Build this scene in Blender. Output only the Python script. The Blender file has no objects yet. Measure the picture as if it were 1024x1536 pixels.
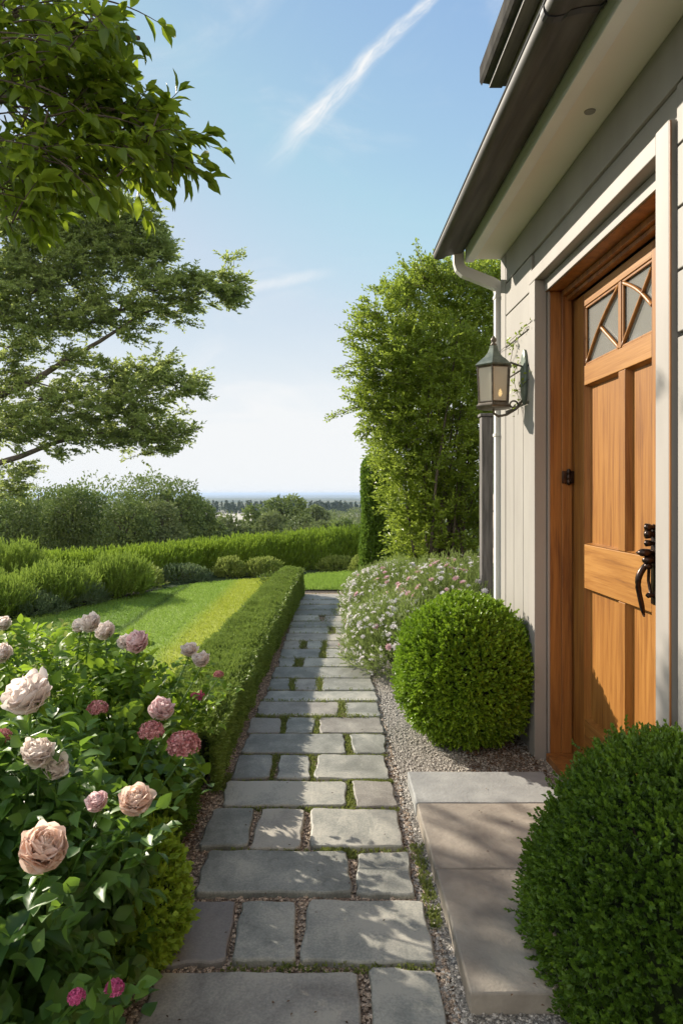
import bpy, bmesh, math, random
import numpy as np
from mathutils import Vector
R = math.radians
rng = np.random.default_rng(7)
random.seed(7)
scn = bpy.context.scene
COL = scn.collection
H = 1.35
HAZE, SUN, SKY, EXPO = .00016, 4.0, .15, 1.15
CLOUD = (2.76, 2.82, 2.86)

# ------------------------------------------------------------------ helpers
def world(px, py, Y):
    """real position of a point of the place seen at a photo pixel, Y metres down the path"""
    return ((px - 490) * Y / 1024, Y, H - (py - 740) * Y / 1024)

def tag(o, label=None, cat=None, group=None, kind=None):
    if label: o['label'] = label
    if cat: o['category'] = cat
    if group: o['group'] = group
    if kind: o['kind'] = kind
    return o

def empty(name, loc=(0, 0, 0), label=None, cat=None, group=None, parent=None):
    o = bpy.data.objects.new(name, None); COL.objects.link(o)
    o.location = loc; o.empty_display_size = .1
    if parent: o.parent = parent
    return tag(o, label, cat, group)

class MB:
    """collects vertices and faces, becomes one mesh object"""
    def __init__(s):
        s.v = []; s.f = []; s.r = []; s.n = 0
    def add(s, v, faces, r=None):
        v = np.asarray(v, float).reshape(-1, 3)
        if isinstance(faces, np.ndarray): faces = [faces]
        for f in faces: s.f.append(np.asarray(f, np.int64) + s.n)
        s.v.append(v); s.r.append(np.full(len(v), .5) if r is None else np.broadcast_to(np.asarray(r, float), (len(v),)))
        s.n += len(v); return s
    def poly(s, v, faces, r=None):
        by = {}
        for f in faces: by.setdefault(len(f), []).append(f)
        return s.add(v, [np.array(x) for x in by.values()], r)
    def box(s, x0, y0, z0, x1, y1, z1, bev=0.0, r=None):
        if x0 > x1: x0, x1 = x1, x0
        if y0 > y1: y0, y1 = y1, y0
        if z0 > z1: z0, z1 = z1, z0
        b = bmesh.new(); bmesh.ops.create_cube(b, size=1)
        for q in b.verts:
            q.co = ((x0 + x1) / 2 + q.co.x * (x1 - x0), (y0 + y1) / 2 + q.co.y * (y1 - y0), (z0 + z1) / 2 + q.co.z * (z1 - z0))
        if bev > 0:
            bmesh.ops.bevel(b, geom=list(b.edges), offset=min(bev, .45 * min(x1 - x0, y1 - y0, z1 - z0)), segments=2, profile=.5, affect='EDGES')
        return s.bm(b, r)
    def bm(s, b, r=None):
        b.verts.index_update()
        v = [q.co[:] for q in b.verts]; f = [[q.index for q in p.verts] for p in b.faces]
        b.free(); return s.poly(v, f, r)
    def tube(s, pts, rad, n=6, r=None, cap=True):
        pts = np.asarray(pts, float); m = len(pts)
        rad = np.broadcast_to(np.asarray(rad, float), (m,))
        t = np.gradient(pts, axis=0); t /= np.linalg.norm(t, axis=1)[:, None] + 1e-9
        ref = np.array([0, 0, 1.]) if abs(t[0][2]) < .9 else np.array([0, 1., 0])
        V = []
        for i in range(m):
            a = np.cross(t[i], ref); a /= np.linalg.norm(a) + 1e-9
            b = np.cross(t[i], a); ref = -b if False else ref
            an = np.arange(n) * 2 * math.pi / n
            V.append(pts[i] + rad[i] * (np.cos(an)[:, None] * a + np.sin(an)[:, None] * b))
        V = np.concatenate(V)
        F = []
        for i in range(m - 1):
            for j in range(n):
                F.append([i * n + j, i * n + (j + 1) % n, (i + 1) * n + (j + 1) % n, (i + 1) * n + j])
        s.add(V, np.array(F), r)
        if cap:
            base = s.n - len(V)
            s.f.append(np.array([list(range(base, base + n))])); s.f.append(np.array([list(range(base + (m - 1) * n, base + m * n))[::-1]]))
        return s
    def lathe(s, c, prof, n=16, rot=0, r=None, axis='z'):
        V = []; F = []
        an = np.arange(n) * 2 * math.pi / n + rot
        for (ra, z) in prof:
            for a in an:
                if axis == 'z': V.append((c[0] + ra * math.cos(a), c[1] + ra * math.sin(a), c[2] + z))
                else: V.append((c[0] + z, c[1] + ra * math.cos(a), c[2] + ra * math.sin(a)))
        for i in range(len(prof) - 1):
            for j in range(n):
                F.append([i * n + j, i * n + (j + 1) % n, (i + 1) * n + (j + 1) % n, (i + 1) * n + j])
        F.append(list(range(n))[::-1]); F.append(list(range((len(prof) - 1) * n, len(prof) * n)))
        return s.poly(V, F, r)
    def prism(s, prof, y0, y1, r=None, close=True):
        """profile of (x, z) points extruded along Y"""
        n = len(prof)
        V = [(x, y0, z) for x, z in prof] + [(x, y1, z) for x, z in prof]
        F = [[i, (i + 1) % n, n + (i + 1) % n, n + i] for i in range(n)]
        if close: F += [list(range(n))[::-1], list(range(n, 2 * n))]
        return s.poly(V, F, r)
    def blob(s, c, rad, sub=3, amp=.08, seed=0, r=None, zmin=None):
        b = bmesh.new(); bmesh.ops.create_icosphere(b, subdivisions=sub, radius=1)
        v = np.array([q.co[:] for q in b.verts]); f = np.array([[q.index for q in p.verts] for p in b.faces]); b.free()
        k = 1 + amp * lump(v * 2.2 + seed)
        v = v * k[:, None] * np.array(rad) + np.array(c)
        if zmin is not None: v[:, 2] = np.maximum(v[:, 2], zmin)
        return s.add(v, f, r)
    def build(s, name, mat, parent=None, smooth=False):
        me = bpy.data.meshes.new(name)
        V = np.concatenate(s.v) if s.v else np.zeros((0, 3))
        loops = np.concatenate([f.ravel() for f in s.f]); tot = np.concatenate([np.full(len(f), f.shape[1]) for f in s.f])
        me.vertices.add(len(V)); me.vertices.foreach_set('co', V.ravel().astype(np.float32))
        me.loops.add(len(loops)); me.loops.foreach_set('vertex_index', loops.astype(np.int32))
        me.polygons.add(len(tot))
        me.polygons.foreach_set('loop_start', np.concatenate([[0], np.cumsum(tot)[:-1]]).astype(np.int32))
        me.update(calc_edges=True)
        a = me.attributes.new('rnd', 'FLOAT', 'POINT'); a.data.foreach_set('value', np.concatenate(s.r).astype(np.float32))
        me.polygons.foreach_set('use_smooth', np.full(len(tot), smooth))
        me.materials.append(mat); me.validate()
        o = bpy.data.objects.new(name, me); COL.objects.link(o)
        if parent:
            o.parent = parent
            L = parent
            off = Vector((0, 0, 0))
            while L: off += L.location; L = L.parent
            if off.length > 0: me.transform(__import__('mathutils').Matrix.Translation(-off))
        return o

def lump(p):
    x, y, z = p[:, 0], p[:, 1], p[:, 2]
    return (np.sin(2.1 * x + 1.3 * y + .5) + np.sin(1.7 * y - 2.3 * z + 2.1) + np.sin(2.6 * z + 1.9 * x + 4.) +
            .6 * np.sin(4.7 * x - 3.1 * z + 1.) + .6 * np.sin(5.3 * y + 4.1 * x + 3.) + .5 * np.sin(6.1 * z - 4.9 * y)) / 3.2

def unit(a): return a / (np.linalg.norm(a, axis=-1, keepdims=True) + 1e-9)
def rdir(n): return unit(rng.normal(size=(n, 3)))

LEAF_S = (np.array([(0, 0, 0), (.5, .5, .12), (1, 0, -.04), (.5, -.5, .12)]), [np.array([(0, 1, 2), (0, 2, 3)])])
LEAF_B = (np.array([(0, 0, 0), (.3, 0, -.03), (.68, 0, -.07), (1, 0, -.2), (.16, .26, .04), (.42, .5, .09), (.75, .3, .0), (.16, -.26, .04), (.42, -.5, .09), (.75, -.3, .0)]),
          [np.array([(0, 4, 1), (0, 1, 7), (6, 3, 2), (2, 3, 9)]), np.array([(1, 4, 5, 2), (2, 8, 7, 1)]), np.array([(5, 6, 2), (8, 2, 9)])])
BLADE = (np.array([(0, -.5, 0), (0, .5, 0), (.55, .35, .04), (.55, -.35, .04), (1, 0, .16)]), [np.array([(0, 1, 2, 3)]), np.array([(3, 2, 4)])])

def leaves(mb, P, D, N, L, W, tpl=LEAF_S, r=None):
    n = len(P)
    if n == 0: return
    D = unit(D); U = unit(np.cross(N, D)); N = np.cross(D, U)
    L = np.broadcast_to(L, (n,)); W = np.broadcast_to(W, (n,))
    T, F = tpl; k = len(T)
    V = P[:, None, :] + D[:, None, :] * (T[None, :, 0:1] * L[:, None, None]) + U[:, None, :] * (T[None, :, 1:2] * W[:, None, None]) + N[:, None, :] * (T[None, :, 2:3] * L[:, None, None])
    r = rng.random(n) if r is None else np.broadcast_to(r, (n,))
    off = (np.arange(n) * k)
    mb.add(V.reshape(-1, 3), [(f[None] + off[:, None, None]).reshape(-1, f.shape[1]) for f in F], np.repeat(r, k))

def sprigs(mb, P, A, k, SL, L, W, spread=.9, tpl=LEAF_S, rs=None):
    """k leaves round each sprig axis A starting at P, sprig length SL"""
    n = len(P); A = unit(A)
    t = np.tile(np.linspace(.1, 1, k), n) ; idx = np.repeat(np.arange(n), k)
    SLv = np.broadcast_to(SL, (n,))[idx]
    a = A[idx]; p = P[idx] + a * (t * SLv)[:, None]
    perp = unit(np.cross(a, rdir(n * k)))
    sp = spread * (1.25 - .8 * t) * rng.uniform(.7, 1.3, n * k)
    d = a * np.cos(sp)[:, None] + perp * np.sin(sp)[:, None]
    N = a * .8 + perp * -.3 + rng.normal(size=(n * k, 3)) * .25
    rr = (rng.random(n) if rs is None else rs)[idx] * .6 + .4 * (rng.random(n * k) * .5 + .5 * t)
    leaves(mb, p, d, N, L * rng.uniform(.7, 1.2, n * k), W * rng.uniform(.75, 1.2, n * k), tpl, rr)

def shell(c, rad, n, depth=.2, amp=.1, zmin=None, freq=2.2, seed=0.):
    """n points in the outer shell of a lumpy ellipsoid, and outward normals"""
    d = rdir(n); rad = np.array(rad, float); c = np.array(c, float)
    k = 1 + amp * lump(d * freq + seed)
    k = k * (1 - depth * rng.random(n) ** 1.5)
    P = c + d * rad * k[:, None]
    N = unit(d / rad)
    if zmin is not None:
        m = P[:, 2] > zmin; P, N = P[m], N[m]
    return P, N

def sprays(lm, bm, C, c, ns, nl, Ls, lL, lW, up=.15, flat=.5, tr=.004, frac=.4):
    """short leafy sprays fanning outward from each twig end in C"""
    n = len(C)
    if not n: return
    idx = np.repeat(np.arange(n), ns); o = unit(C - np.array(c))[idx]
    d = unit(o * [1, 1, flat] + rng.normal(0, .55, (n * ns, 3)) * [1, 1, flat] + [0, 0, up]); L = Ls * rng.uniform(.5, 1.3, n * ns)
    b = C[idx] + rng.normal(0, .12 * Ls, (n * ns, 3)); tone = (rng.random(n) * .4)[idx] + rng.random(n * ns) * .25
    side = unit(np.cross(d, np.array([0, 0, 1.]) + rng.normal(0, .35, d.shape)))
    j = np.repeat(np.arange(n * ns), nl); t = np.tile(np.linspace(.12, 1, nl), n * ns); s = np.tile(np.where(np.arange(nl) % 2, 1., -1.), n * ns)
    bend = np.array([0, 0, -.12])
    P = b[j] + d[j] * (t * L[j])[:, None] + bend * (L[j] * t * t)[:, None] + rng.normal(0, .02 * Ls, (len(j), 3))
    D = d[j] * (.35 + .5 * t)[:, None] + side[j] * (s * (1 - .5 * t))[:, None] + rng.normal(0, .3, P.shape)
    leaves(lm, P, D, np.array([0, 0, .9]) + rng.normal(0, .55, P.shape), lL * rng.uniform(.65, 1.2, len(j)), lW * rng.uniform(.7, 1.2, len(j)), LEAF_S, np.clip(tone[j] + rng.random(len(j)) * .35, 0, 1))
    for k in np.where(rng.random(n * ns) < frac)[0]:
        bm.tube([b[k], b[k] + d[k] * L[k] * .5 + bend * L[k] * .25, b[k] + d[k] * L[k] + bend * L[k]], [tr, tr * .7, tr * .4], 3, cap=False)

# ------------------------------------------------------------------ materials
def mat(name):
    m = bpy.data.materials.new(name); m.use_nodes = True
    nt = m.node_tree; nt.nodes.clear()
    out = nt.nodes.new('ShaderNodeOutputMaterial')
    return m, nt, out
def nd(nt, t, **k):
    n = nt.nodes.new(t)
    for a, b in k.items():
        if a in n.inputs.keys(): n.inputs[a].default_value = b
        else: setattr(n, a, b)
    return n
def ramp(nt, fac, stops):
    r = nt.nodes.new('ShaderNodeValToRGB')
    while len(r.color_ramp.elements) < len(stops): r.color_ramp.elements.new(.5)
    for e, (p, c) in zip(r.color_ramp.elements, stops):
        e.position = p; e.color = (*c, 1) if len(c) == 3 else c
    nt.links.new(fac, r.inputs[0]); return r
def coords(nt, scale=(1, 1, 1), kind='Object'):
    tc = nt.nodes.new('ShaderNodeTexCoord'); mp = nt.nodes.new('ShaderNodeMapping')
    mp.inputs['Scale'].default_value = scale
    if kind == 'Position':
        g = nt.nodes.new('ShaderNodeNewGeometry'); nt.links.new(g.outputs['Position'], mp.inputs[0])
    else: nt.links.new(tc.outputs[kind], mp.inputs[0])
    return mp.outputs[0]
def noise(nt, vec, scale, detail=4, rough=.55, dist=0):
    n = nd(nt, 'ShaderNodeTexNoise', Scale=scale, Detail=detail, Roughness=rough, Distortion=dist)
    nt.links.new(vec, n.inputs['Vector']); return n.outputs['Fac']

def foliage(name, dark, light, trans=.35, tcol=None, rough=.45, spec=.35, patch=1.2):
    m, nt, out = mat(name)
    at = nd(nt, 'ShaderNodeAttribute', attribute_name='rnd')
    no = noise(nt, coords(nt, kind='Position'), patch, 2)
    ad = nd(nt, 'ShaderNodeMath', operation='MULTIPLY_ADD'); nt.links.new(no, ad.inputs[0]); ad.inputs[1].default_value = .7
    nt.links.new(at.outputs['Fac'], ad.inputs[2])
    sb = nd(nt, 'ShaderNodeMath', operation='SUBTRACT'); nt.links.new(ad.outputs[0], sb.inputs[0]); sb.inputs[1].default_value = .35
    cr = ramp(nt, sb.outputs[0], [(0.05, dark), (.95, light)])
    b = nd(nt, 'ShaderNodeBsdfPrincipled', Roughness=rough); b.inputs['Specular IOR Level'].default_value = spec
    nt.links.new(cr.outputs[0], b.inputs['Base Color'])
    t = nd(nt, 'ShaderNodeBsdfTranslucent')
    tc = tcol or (light[0] * 1.6, light[1] * 1.5, light[2] * .6)
    mx = nd(nt, 'ShaderNodeMixRGB', blend_type='MIX'); mx.inputs[0].default_value = .65
    nt.links.new(cr.outputs[0], mx.inputs[1]); mx.inputs[2].default_value = (*tc, 1)
    nt.links.new(mx.outputs[0], t.inputs[0])
    ms = nd(nt, 'ShaderNodeMixShader'); ms.inputs[0].default_value = trans
    nt.links.new(b.outputs[0], ms.inputs[1]); nt.links.new(t.outputs[0], ms.inputs[2])
    nt.links.new(ms.outputs[0], out.inputs[0]); return m

def surf(name, c1, c2, scale=6, rough=.7, bump=.15, bscale=40, vscale=(1, 1, 1), metal=0, spec=.4, detail=5, lo=.35, hi=.65, dist=.01, kind='Position', r_amt=0):
    m, nt, out = mat(name)
    v = coords(nt, vscale, kind)
    f = noise(nt, v, scale, detail)
    cr = ramp(nt, f, [(lo, c1), (hi, c2)])
    b = nd(nt, 'ShaderNodeBsdfPrincipled', Roughness=rough, Metallic=metal); b.inputs['Specular IOR Level'].default_value = spec
    col = cr.outputs[0]
    if r_amt:
        at = nd(nt, 'ShaderNodeAttribute', attribute_name='rnd')
        hs = nd(nt, 'ShaderNodeHueSaturation'); ma = nd(nt, 'ShaderNodeMath', operation='MULTIPLY_ADD')
        nt.links.new(at.outputs['Fac'], ma.inputs[0]); ma.inputs[1].default_value = r_amt; ma.inputs[2].default_value = 1 - r_amt / 2
        nt.links.new(ma.outputs[0], hs.inputs['Value']); nt.links.new(col, hs.inputs['Color']); col = hs.outputs[0]
    nt.links.new(col, b.inputs['Base Color'])
    if bump:
        f2 = noise(nt, v, bscale, 6, .65)
        bp = nd(nt, 'ShaderNodeBump', Strength=bump, Distance=dist); nt.links.new(f2, bp.inputs['Height'])
        nt.links.new(bp.outputs[0], b.inputs['Normal'])
    nt.links.new(b.outputs[0], out.inputs[0]); return m

def wood(name, c1, c2, c3, axis='z', rough=.42, spec=.45):
    m, nt, out = mat(name)
    s = {'z': (9, 9, .55), 'y': (9, .55, 9)}[axis]
    v = coords(nt, s, 'Position')
    f = noise(nt, v, 3.0, 8, .62, .6)
    v2 = coords(nt, {'z': (60, 60, 1.2), 'y': (60, 1.2, 60)}[axis], 'Position')
    f2 = noise(nt, v2, 4, 4, .6)
    ad = nd(nt, 'ShaderNodeMath', operation='MULTIPLY_ADD'); nt.links.new(f2, ad.inputs[0]); ad.inputs[1].default_value = .45; nt.links.new(f, ad.inputs[2])
    sb = nd(nt, 'ShaderNodeMath', operation='SUBTRACT'); nt.links.new(ad.outputs[0], sb.inputs[0]); sb.inputs[1].default_value = .22
    at = nd(nt, 'ShaderNodeAttribute', attribute_name='rnd')
    a2 = nd(nt, 'ShaderNodeMath', operation='MULTIPLY_ADD'); nt.links.new(at.outputs['Fac'], a2.inputs[0]); a2.inputs[1].default_value = .14; nt.links.new(sb.outputs[0], a2.inputs[2])
    cr = ramp(nt, a2.outputs[0], [(.36, c1), (.55, c2), (.76, c3)])
    b = nd(nt, 'ShaderNodeBsdfPrincipled', Roughness=rough); b.inputs['Specular IOR Level'].default_value = spec
    nt.links.new(cr.outputs[0], b.inputs['Base Color'])
    bp = nd(nt, 'ShaderNodeBump', Strength=.12, Distance=.004); nt.links.new(f2, bp.inputs['Height']); nt.links.new(bp.outputs[0], b.inputs['Normal'])
    nt.links.new(b.outputs[0], out.inputs[0]); return m

M = {}
M['paint'] = surf('painted_siding', (.275, .257, .232), (.315, .297, .268), 5, .62, .10, 60, (1, 1, .35), dist=.004)
M['trim'] = surf('painted_trim', (.29, .27, .245), (.33, .307, .28), 6, .55, .08, 70, (1, 1, .3), dist=.003)
M['white'] = surf('white_paint', (.62, .61, .59), (.68, .67, .65), 4, .5, .05, 50, dist=.003)
M['soffit'] = surf('soffit_paint', (.84, .78, .68), (.88, .83, .73), 2, .6, .05, 40, dist=.003)
M['gutter'] = surf('gutter_metal', (.05, .048, .045), (.10, .096, .09), 9, .6, .06, 30, (3, .3, 3), metal=0., dist=.003)
M['dull'] = surf('dull_dark_metal', (.04, .038, .036), (.07, .066, .06), 10, .95, 0, spec=.05)
M['fascia'] = surf('fascia_white', (.80, .80, .79), (.85, .85, .84), 4, .5, .05, 50, dist=.003)
M['roof'] = surf('roof_slate', (.06, .06, .065), (.11, .105, .1), 10, .7, .4, 30)
M['lip'] = surf('dark_metal_lip', (.02, .02, .025), (.035, .035, .04), 10, .4, 0)
M['old_wood'] = surf('weathered_boards', (.20, .17, .13), (.34, .30, .24), 5, .8, .3, 12, (6, .5, 6))
M['post'] = surf('weathered_post', (.09, .085, .08), (.2, .185, .175), 7, .85, .5, 14, (6, 6, .5))
M['woodz'] = wood('stained_wood_upright', (.145, .052, .011), (.265, .110, .022), (.36, .167, .039), 'z')
M['woody'] = wood('stained_wood_rail', (.17, .066, .014), (.29, .124, .025), (.385, .184, .045), 'y')
M['woodd'] = wood('stained_wood_frame', (.14, .05, .015), (.28, .11, .028), (.38, .16, .04), 'z')
M['iron'] = surf('dark_bronze', (.02, .014, .011), (.06, .035, .025), 30, .3, .1, 60, metal=.7, dist=.002)
M['verdigris'] = surf('verdigris_metal', (.10, .13, .11), (.19, .22, .18), 25, .5, .15, 60, metal=.4, dist=.002)
M['lampframe'] = surf('aged_brass', (.10, .085, .065), (.20, .17, .13), 25, .45, .15, 60, metal=.5, dist=.002)
M['concrete'] = surf('step_stone', (.23, .20, .165), (.35, .31, .255), 7, .8, .5, 70, dist=.006)
M['concreteb'] = surf('step_stone_blue', (.24, .245, .24), (.33, .335, .32), 7, .8, .5, 70, dist=.006)
M['pier'] = surf('rough_stone', (.18, .14, .10), (.42, .36, .27), 9, .9, .8, 20, dist=.03)
M['bark'] = surf('bark', (.06, .045, .033), (.15, .115, .085), 10, .9, .6, 30, (3, 3, .8), dist=.02)
M['barkp'] = surf('pale_bark', (.08, .065, .05), (.16, .13, .10), 10, .9, .4, 30, dist=.02)
M['soil'] = surf('dark_soil', (.022, .016, .011), (.06, .042, .03), 30, .95, .8, 60, dist=.02)
M['gravelL'] = surf('tan_gravel', (.14, .10, .07), (.36, .27, .20), 120, .9, 1, 160, dist=.006, detail=2)
M['gravelR'] = surf('grey_gravel', (.11, .10, .085), (.34, .31, .27), 130, .9, 1, 160, dist=.006, detail=2)
M['pebL'] = surf('tan_pebbles', (.20, .145, .10), (.52, .41, .31), 260, .8, 0, detail=1, r_amt=.9)
M['pebR'] = surf('grey_pebbles', (.20, .18, .15), (.52, .48, .42), 260, .8, 0, detail=1, r_amt=.9)

def slab_mat(name, c1, c2, c3):
    m, nt, out = mat(name)
    g = coords(nt, (1, 1, 1), 'Object')
    oi = nd(nt, 'ShaderNodeObjectInfo')
    ad = nd(nt, 'ShaderNodeVectorMath', operation='MULTIPLY_ADD'); 
    cb = nd(nt, 'ShaderNodeCombineXYZ'); nt.links.new(oi.outputs['Random'], cb.inputs[0]); nt.links.new(oi.outputs['Random'], cb.inputs[1])
    nt.links.new(cb.outputs[0], ad.inputs[0]); ad.inputs[1].default_value = (37, 53, 11); nt.links.new(g, ad.inputs[2])
    v = ad.outputs[0]
    big = noise(nt, v, 4.5, 5, .6, .6)
    mp = nd(nt, 'ShaderNodeMapping'); mp.inputs['Scale'].default_value = (3.4, 1.3, 1); mp.inputs['Rotation'].default_value = (0, 0, .9); nt.links.new(v, mp.inputs[0])
    vein = noise(nt, mp.outputs[0], 2.2, 6, .7, 1.2)
    fine = noise(nt, v, 130, 3, .7)
    a = nd(nt, 'ShaderNodeMath', operation='MULTIPLY_ADD'); nt.links.new(vein, a.inputs[0]); a.inputs[1].default_value = .4; nt.links.new(big, a.inputs[2])
    a2 = nd(nt, 'ShaderNodeMath', operation='MULTIPLY_ADD'); nt.links.new(fine, a2.inputs[0]); a2.inputs[1].default_value = .55; nt.links.new(a.outputs[0], a2.inputs[2])
    a3 = nd(nt, 'ShaderNodeMath', operation='MULTIPLY_ADD'); nt.links.new(oi.outputs['Random'], a3.inputs[0]); a3.inputs[1].default_value = .36; nt.links.new(a2.outputs[0], a3.inputs[2])
    s = nd(nt, 'ShaderNodeMath', operation='SUBTRACT'); nt.links.new(a3.outputs[0], s.inputs[0]); s.inputs[1].default_value = .68
    cr = ramp(nt, s.outputs[0], [(.30, c1), (.5, c2), (.70, c3)])
    b = nd(nt, 'ShaderNodeBsdfPrincipled', Roughness=.6); nt.links.new(cr.outputs[0], b.inputs['Base Color']); b.inputs['Specular IOR Level'].default_value = .45
    h = nd(nt, 'ShaderNodeMath', operation='MULTIPLY_ADD'); nt.links.new(fine, h.inputs[0]); h.inputs[1].default_value = .45; nt.links.new(vein, h.inputs[2])
    bp = nd(nt, 'ShaderNodeBump', Strength=.45, Distance=.006); nt.links.new(h.outputs[0], bp.inputs['Height']); nt.links.new(bp.outputs[0], b.inputs['Normal'])
    nt.links.new(b.outputs[0], out.inputs[0]); return m
M['slab'] = slab_mat('bluestone', (.155, .158, .138), (.255, .258, .228), (.40, .385, .33))
M['slabg'] = slab_mat('bluestone_warm', (.17, .155, .135), (.26, .245, .215), (.38, .355, .30))
M['slabw'] = slab_mat('bluestone_brown', (.15, .13, .12), (.195, .175, .165), (.24, .22, .2))

def glass_mat(name, col, rough, alpha):
    m, nt, out = mat(name)
    b = nd(nt, 'ShaderNodeBsdfPrincipled', Roughness=rough); b.inputs['Base Color'].default_value = (*col, 1)
    b.inputs['Specular IOR Level'].default_value = .8
    t = nd(nt, 'ShaderNodeBsdfTransparent'); t.inputs[0].default_value = (.9, .88, .82, 1)
    ms = nd(nt, 'ShaderNodeMixShader'); ms.inputs[0].default_value = alpha
    nt.links.new(t.outputs[0], ms.inputs[1]); nt.links.new(b.outputs[0], ms.inputs[2]); nt.links.new(ms.outputs[0], out.inputs[0]); return m
M['glass'] = glass_mat('door_glass', (.38, .38, .36), .04, .5)
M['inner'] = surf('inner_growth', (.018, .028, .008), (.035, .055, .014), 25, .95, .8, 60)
M['lampglass'] = glass_mat('lantern_glass', (.78, .72, .58), .25, .6)
m, nt, out = mat('bulb_glow'); e = nd(nt, 'ShaderNodeEmission', Strength=2.6); e.inputs[0].default_value = (1, .68, .28, 1); nt.links.new(e.outputs[0], out.inputs[0]); M['bulb'] = m
M['interior'] = surf('interior_plaster', (.25, .22, .18), (.32, .28, .22), 2, .8, 0)
M['dark'] = surf('dark_interior', (.03, .025, .02), (.06, .05, .04), 2, .8, 0)

F = {}
F['near'] = foliage('leaf_overhang', (0.0558, 0.1153, 0.0127), (0.2155, 0.3145, 0.0238), .55, (.40, .50, .04), .4, .4, 2)
F['mid'] = foliage('leaf_fine_tree', (0.1532, 0.2337, 0.0631), (0.4428, 0.5258, 0.1513), .5, (.42, .48, .14), .5, .3, .8)
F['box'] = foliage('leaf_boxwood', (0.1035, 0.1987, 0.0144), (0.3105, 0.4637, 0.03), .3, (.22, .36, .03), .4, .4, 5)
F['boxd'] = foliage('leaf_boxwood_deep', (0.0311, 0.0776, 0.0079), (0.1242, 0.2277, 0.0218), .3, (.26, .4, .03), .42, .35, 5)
F['hedge'] = foliage('leaf_low_hedge', (0.1001, 0.1717, 0.0277), (0.2803, 0.3836, 0.0693), .3, (.2, .26, .06), .45, .35, 4)
F['rose'] = foliage('leaf_rose', (0.0472, 0.1154, 0.0185), (0.2145, 0.3549, 0.033), .45, (.36, .52, .04), .48, .28, 3)
F['rosed'] = foliage('leaf_rose_deep', (0.033, 0.0891, 0.022), (0.1425, 0.2731, 0.044), .38, (.26, .42, .04), .42, .35, 4)
F['lime'] = foliage('leaf_lime_shrub', (0.154, 0.264, 0.02), (0.374, 0.506, 0.05), .4, (.5, .6, .05), .45, .35, 5)
F['tallhedge'] = foliage('leaf_tall_hedge', (0.1051, 0.1834, 0.0208), (0.3268, 0.4403, 0.0416), .4, (.22, .32, .04), .5, .3, 1.5)
F['feather'] = foliage('leaf_feathery', (0.136, 0.2109, 0.0385), (0.3537, 0.4689, 0.0693), .4, (.2, .28, .05), .5, .3, 1.5)
F['border'] = foliage('leaf_border', (0.182, 0.2509, 0.042), (0.4368, 0.4861, 0.112), .35, (.28, .34, .1), .5, .3, 3)
F['grey'] = foliage('leaf_grey_green', (0.098, 0.154, 0.07), (0.21, 0.28, 0.14), .3, (.2, .25, .1), .6, .3, 3)
F['shrub'] = foliage('leaf_tall_shrub', (0.0899, 0.1525, 0.0146), (0.3337, 0.427, 0.0439), .48, (.38, .48, .07), .42, .4, 1.3)
F['column'] = foliage('leaf_column', (0.0655, 0.1318, 0.0168), (0.2184, 0.3386, 0.042), .3, (.16, .26, .04), .45, .35, 3)
F['daisy'] = foliage('leaf_daisy', (0.1471, 0.2073, 0.056), (0.3994, 0.4976, 0.14), .35, (.22, .28, .1), .55, .3, 3)
F['far'] = foliage('leaf_far_tree', (0.1112, 0.173, 0.0462), (0.2956, 0.3578, 0.097), .3, (.1, .15, .04), .6, .25, .15)
F['far2'] = foliage('leaf_far_olive', (0.1271, 0.1725, 0.0601), (0.2772, 0.3234, 0.1201), .3, (.13, .17, .05), .6, .25, .15)
F['conifer'] = foliage('leaf_conifer', (.03, .05, .03), (.06, .09, .05), .15, (.05, .09, .03), .7, .2, .05)
F['petal'] = foliage('petal_cream', (.92, .82, .76), (.97, .92, .86), .5, (.95, .84, .78), .6, .2, 12)
F['petalp'] = foliage('petal_pink', (.90, .66, .66), (.96, .85, .82), .5, (.95, .72, .72), .6, .2, 12)
F['petalpe'] = foliage('petal_peach', (.93, .70, .58), (.97, .87, .77), .5, (.95, .74, .62), .6, .2, 12)
F['dusty'] = foliage('floret_dusty_pink', (.48, .15, .16), (.80, .46, .44), .2, (.5, .2, .2), .6, .3, 30)
F['magenta'] = foliage('floret_magenta', (.55, .06, .22), (.80, .22, .42), .2, (.6, .1, .25), .6, .3, 30)
F['white'] = foliage('petal_white', (.74, .70, .70), (.86, .84, .82), .3, (.85, .82, .8), .5, .3, 30)
F['wpink'] = foliage('petal_white_pink', (.70, .42, .46), (.84, .66, .68), .3, (.8, .5, .55), .5, .3, 30)
F['grass'] = foliage('grass_blades', (0.1666, 0.2576, 0.028), (0.3136, 0.4025, 0.049), .35, (.24, .34, .04), .5, .3, 2)
F['moss'] = foliage('moss_tufts', (.10, .14, .03), (.26, .30, .08), .3, (.3, .34, .08), .6, .3, 8)

# ------------------------------------------------------------------ terrain
def height(x, y):
    x = np.asarray(x, float); y = np.asarray(y, float)
    d = np.maximum(0, np.maximum(y - 12.6, np.maximum((-x - 6.5), (x - 9)))) + 0
    d = np.maximum(d, -y - 9)
    d = np.maximum(d, 0)
    z = -8 * (1 - np.exp(-d / 26)) - 32 * (1 - np.exp(-d / 3000))
    far = np.clip((d - 900) / 6000, 0, 1)
    z = z + far * 14 * (np.sin(x / 1700 + 1.2) + np.sin(y / 1300 + x / 2600)) * .5
    z = z + np.clip(d / 60, 0, 1) * .5 * np.sin(x / 11) * np.sin(y / 13)
    return z - .012

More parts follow.
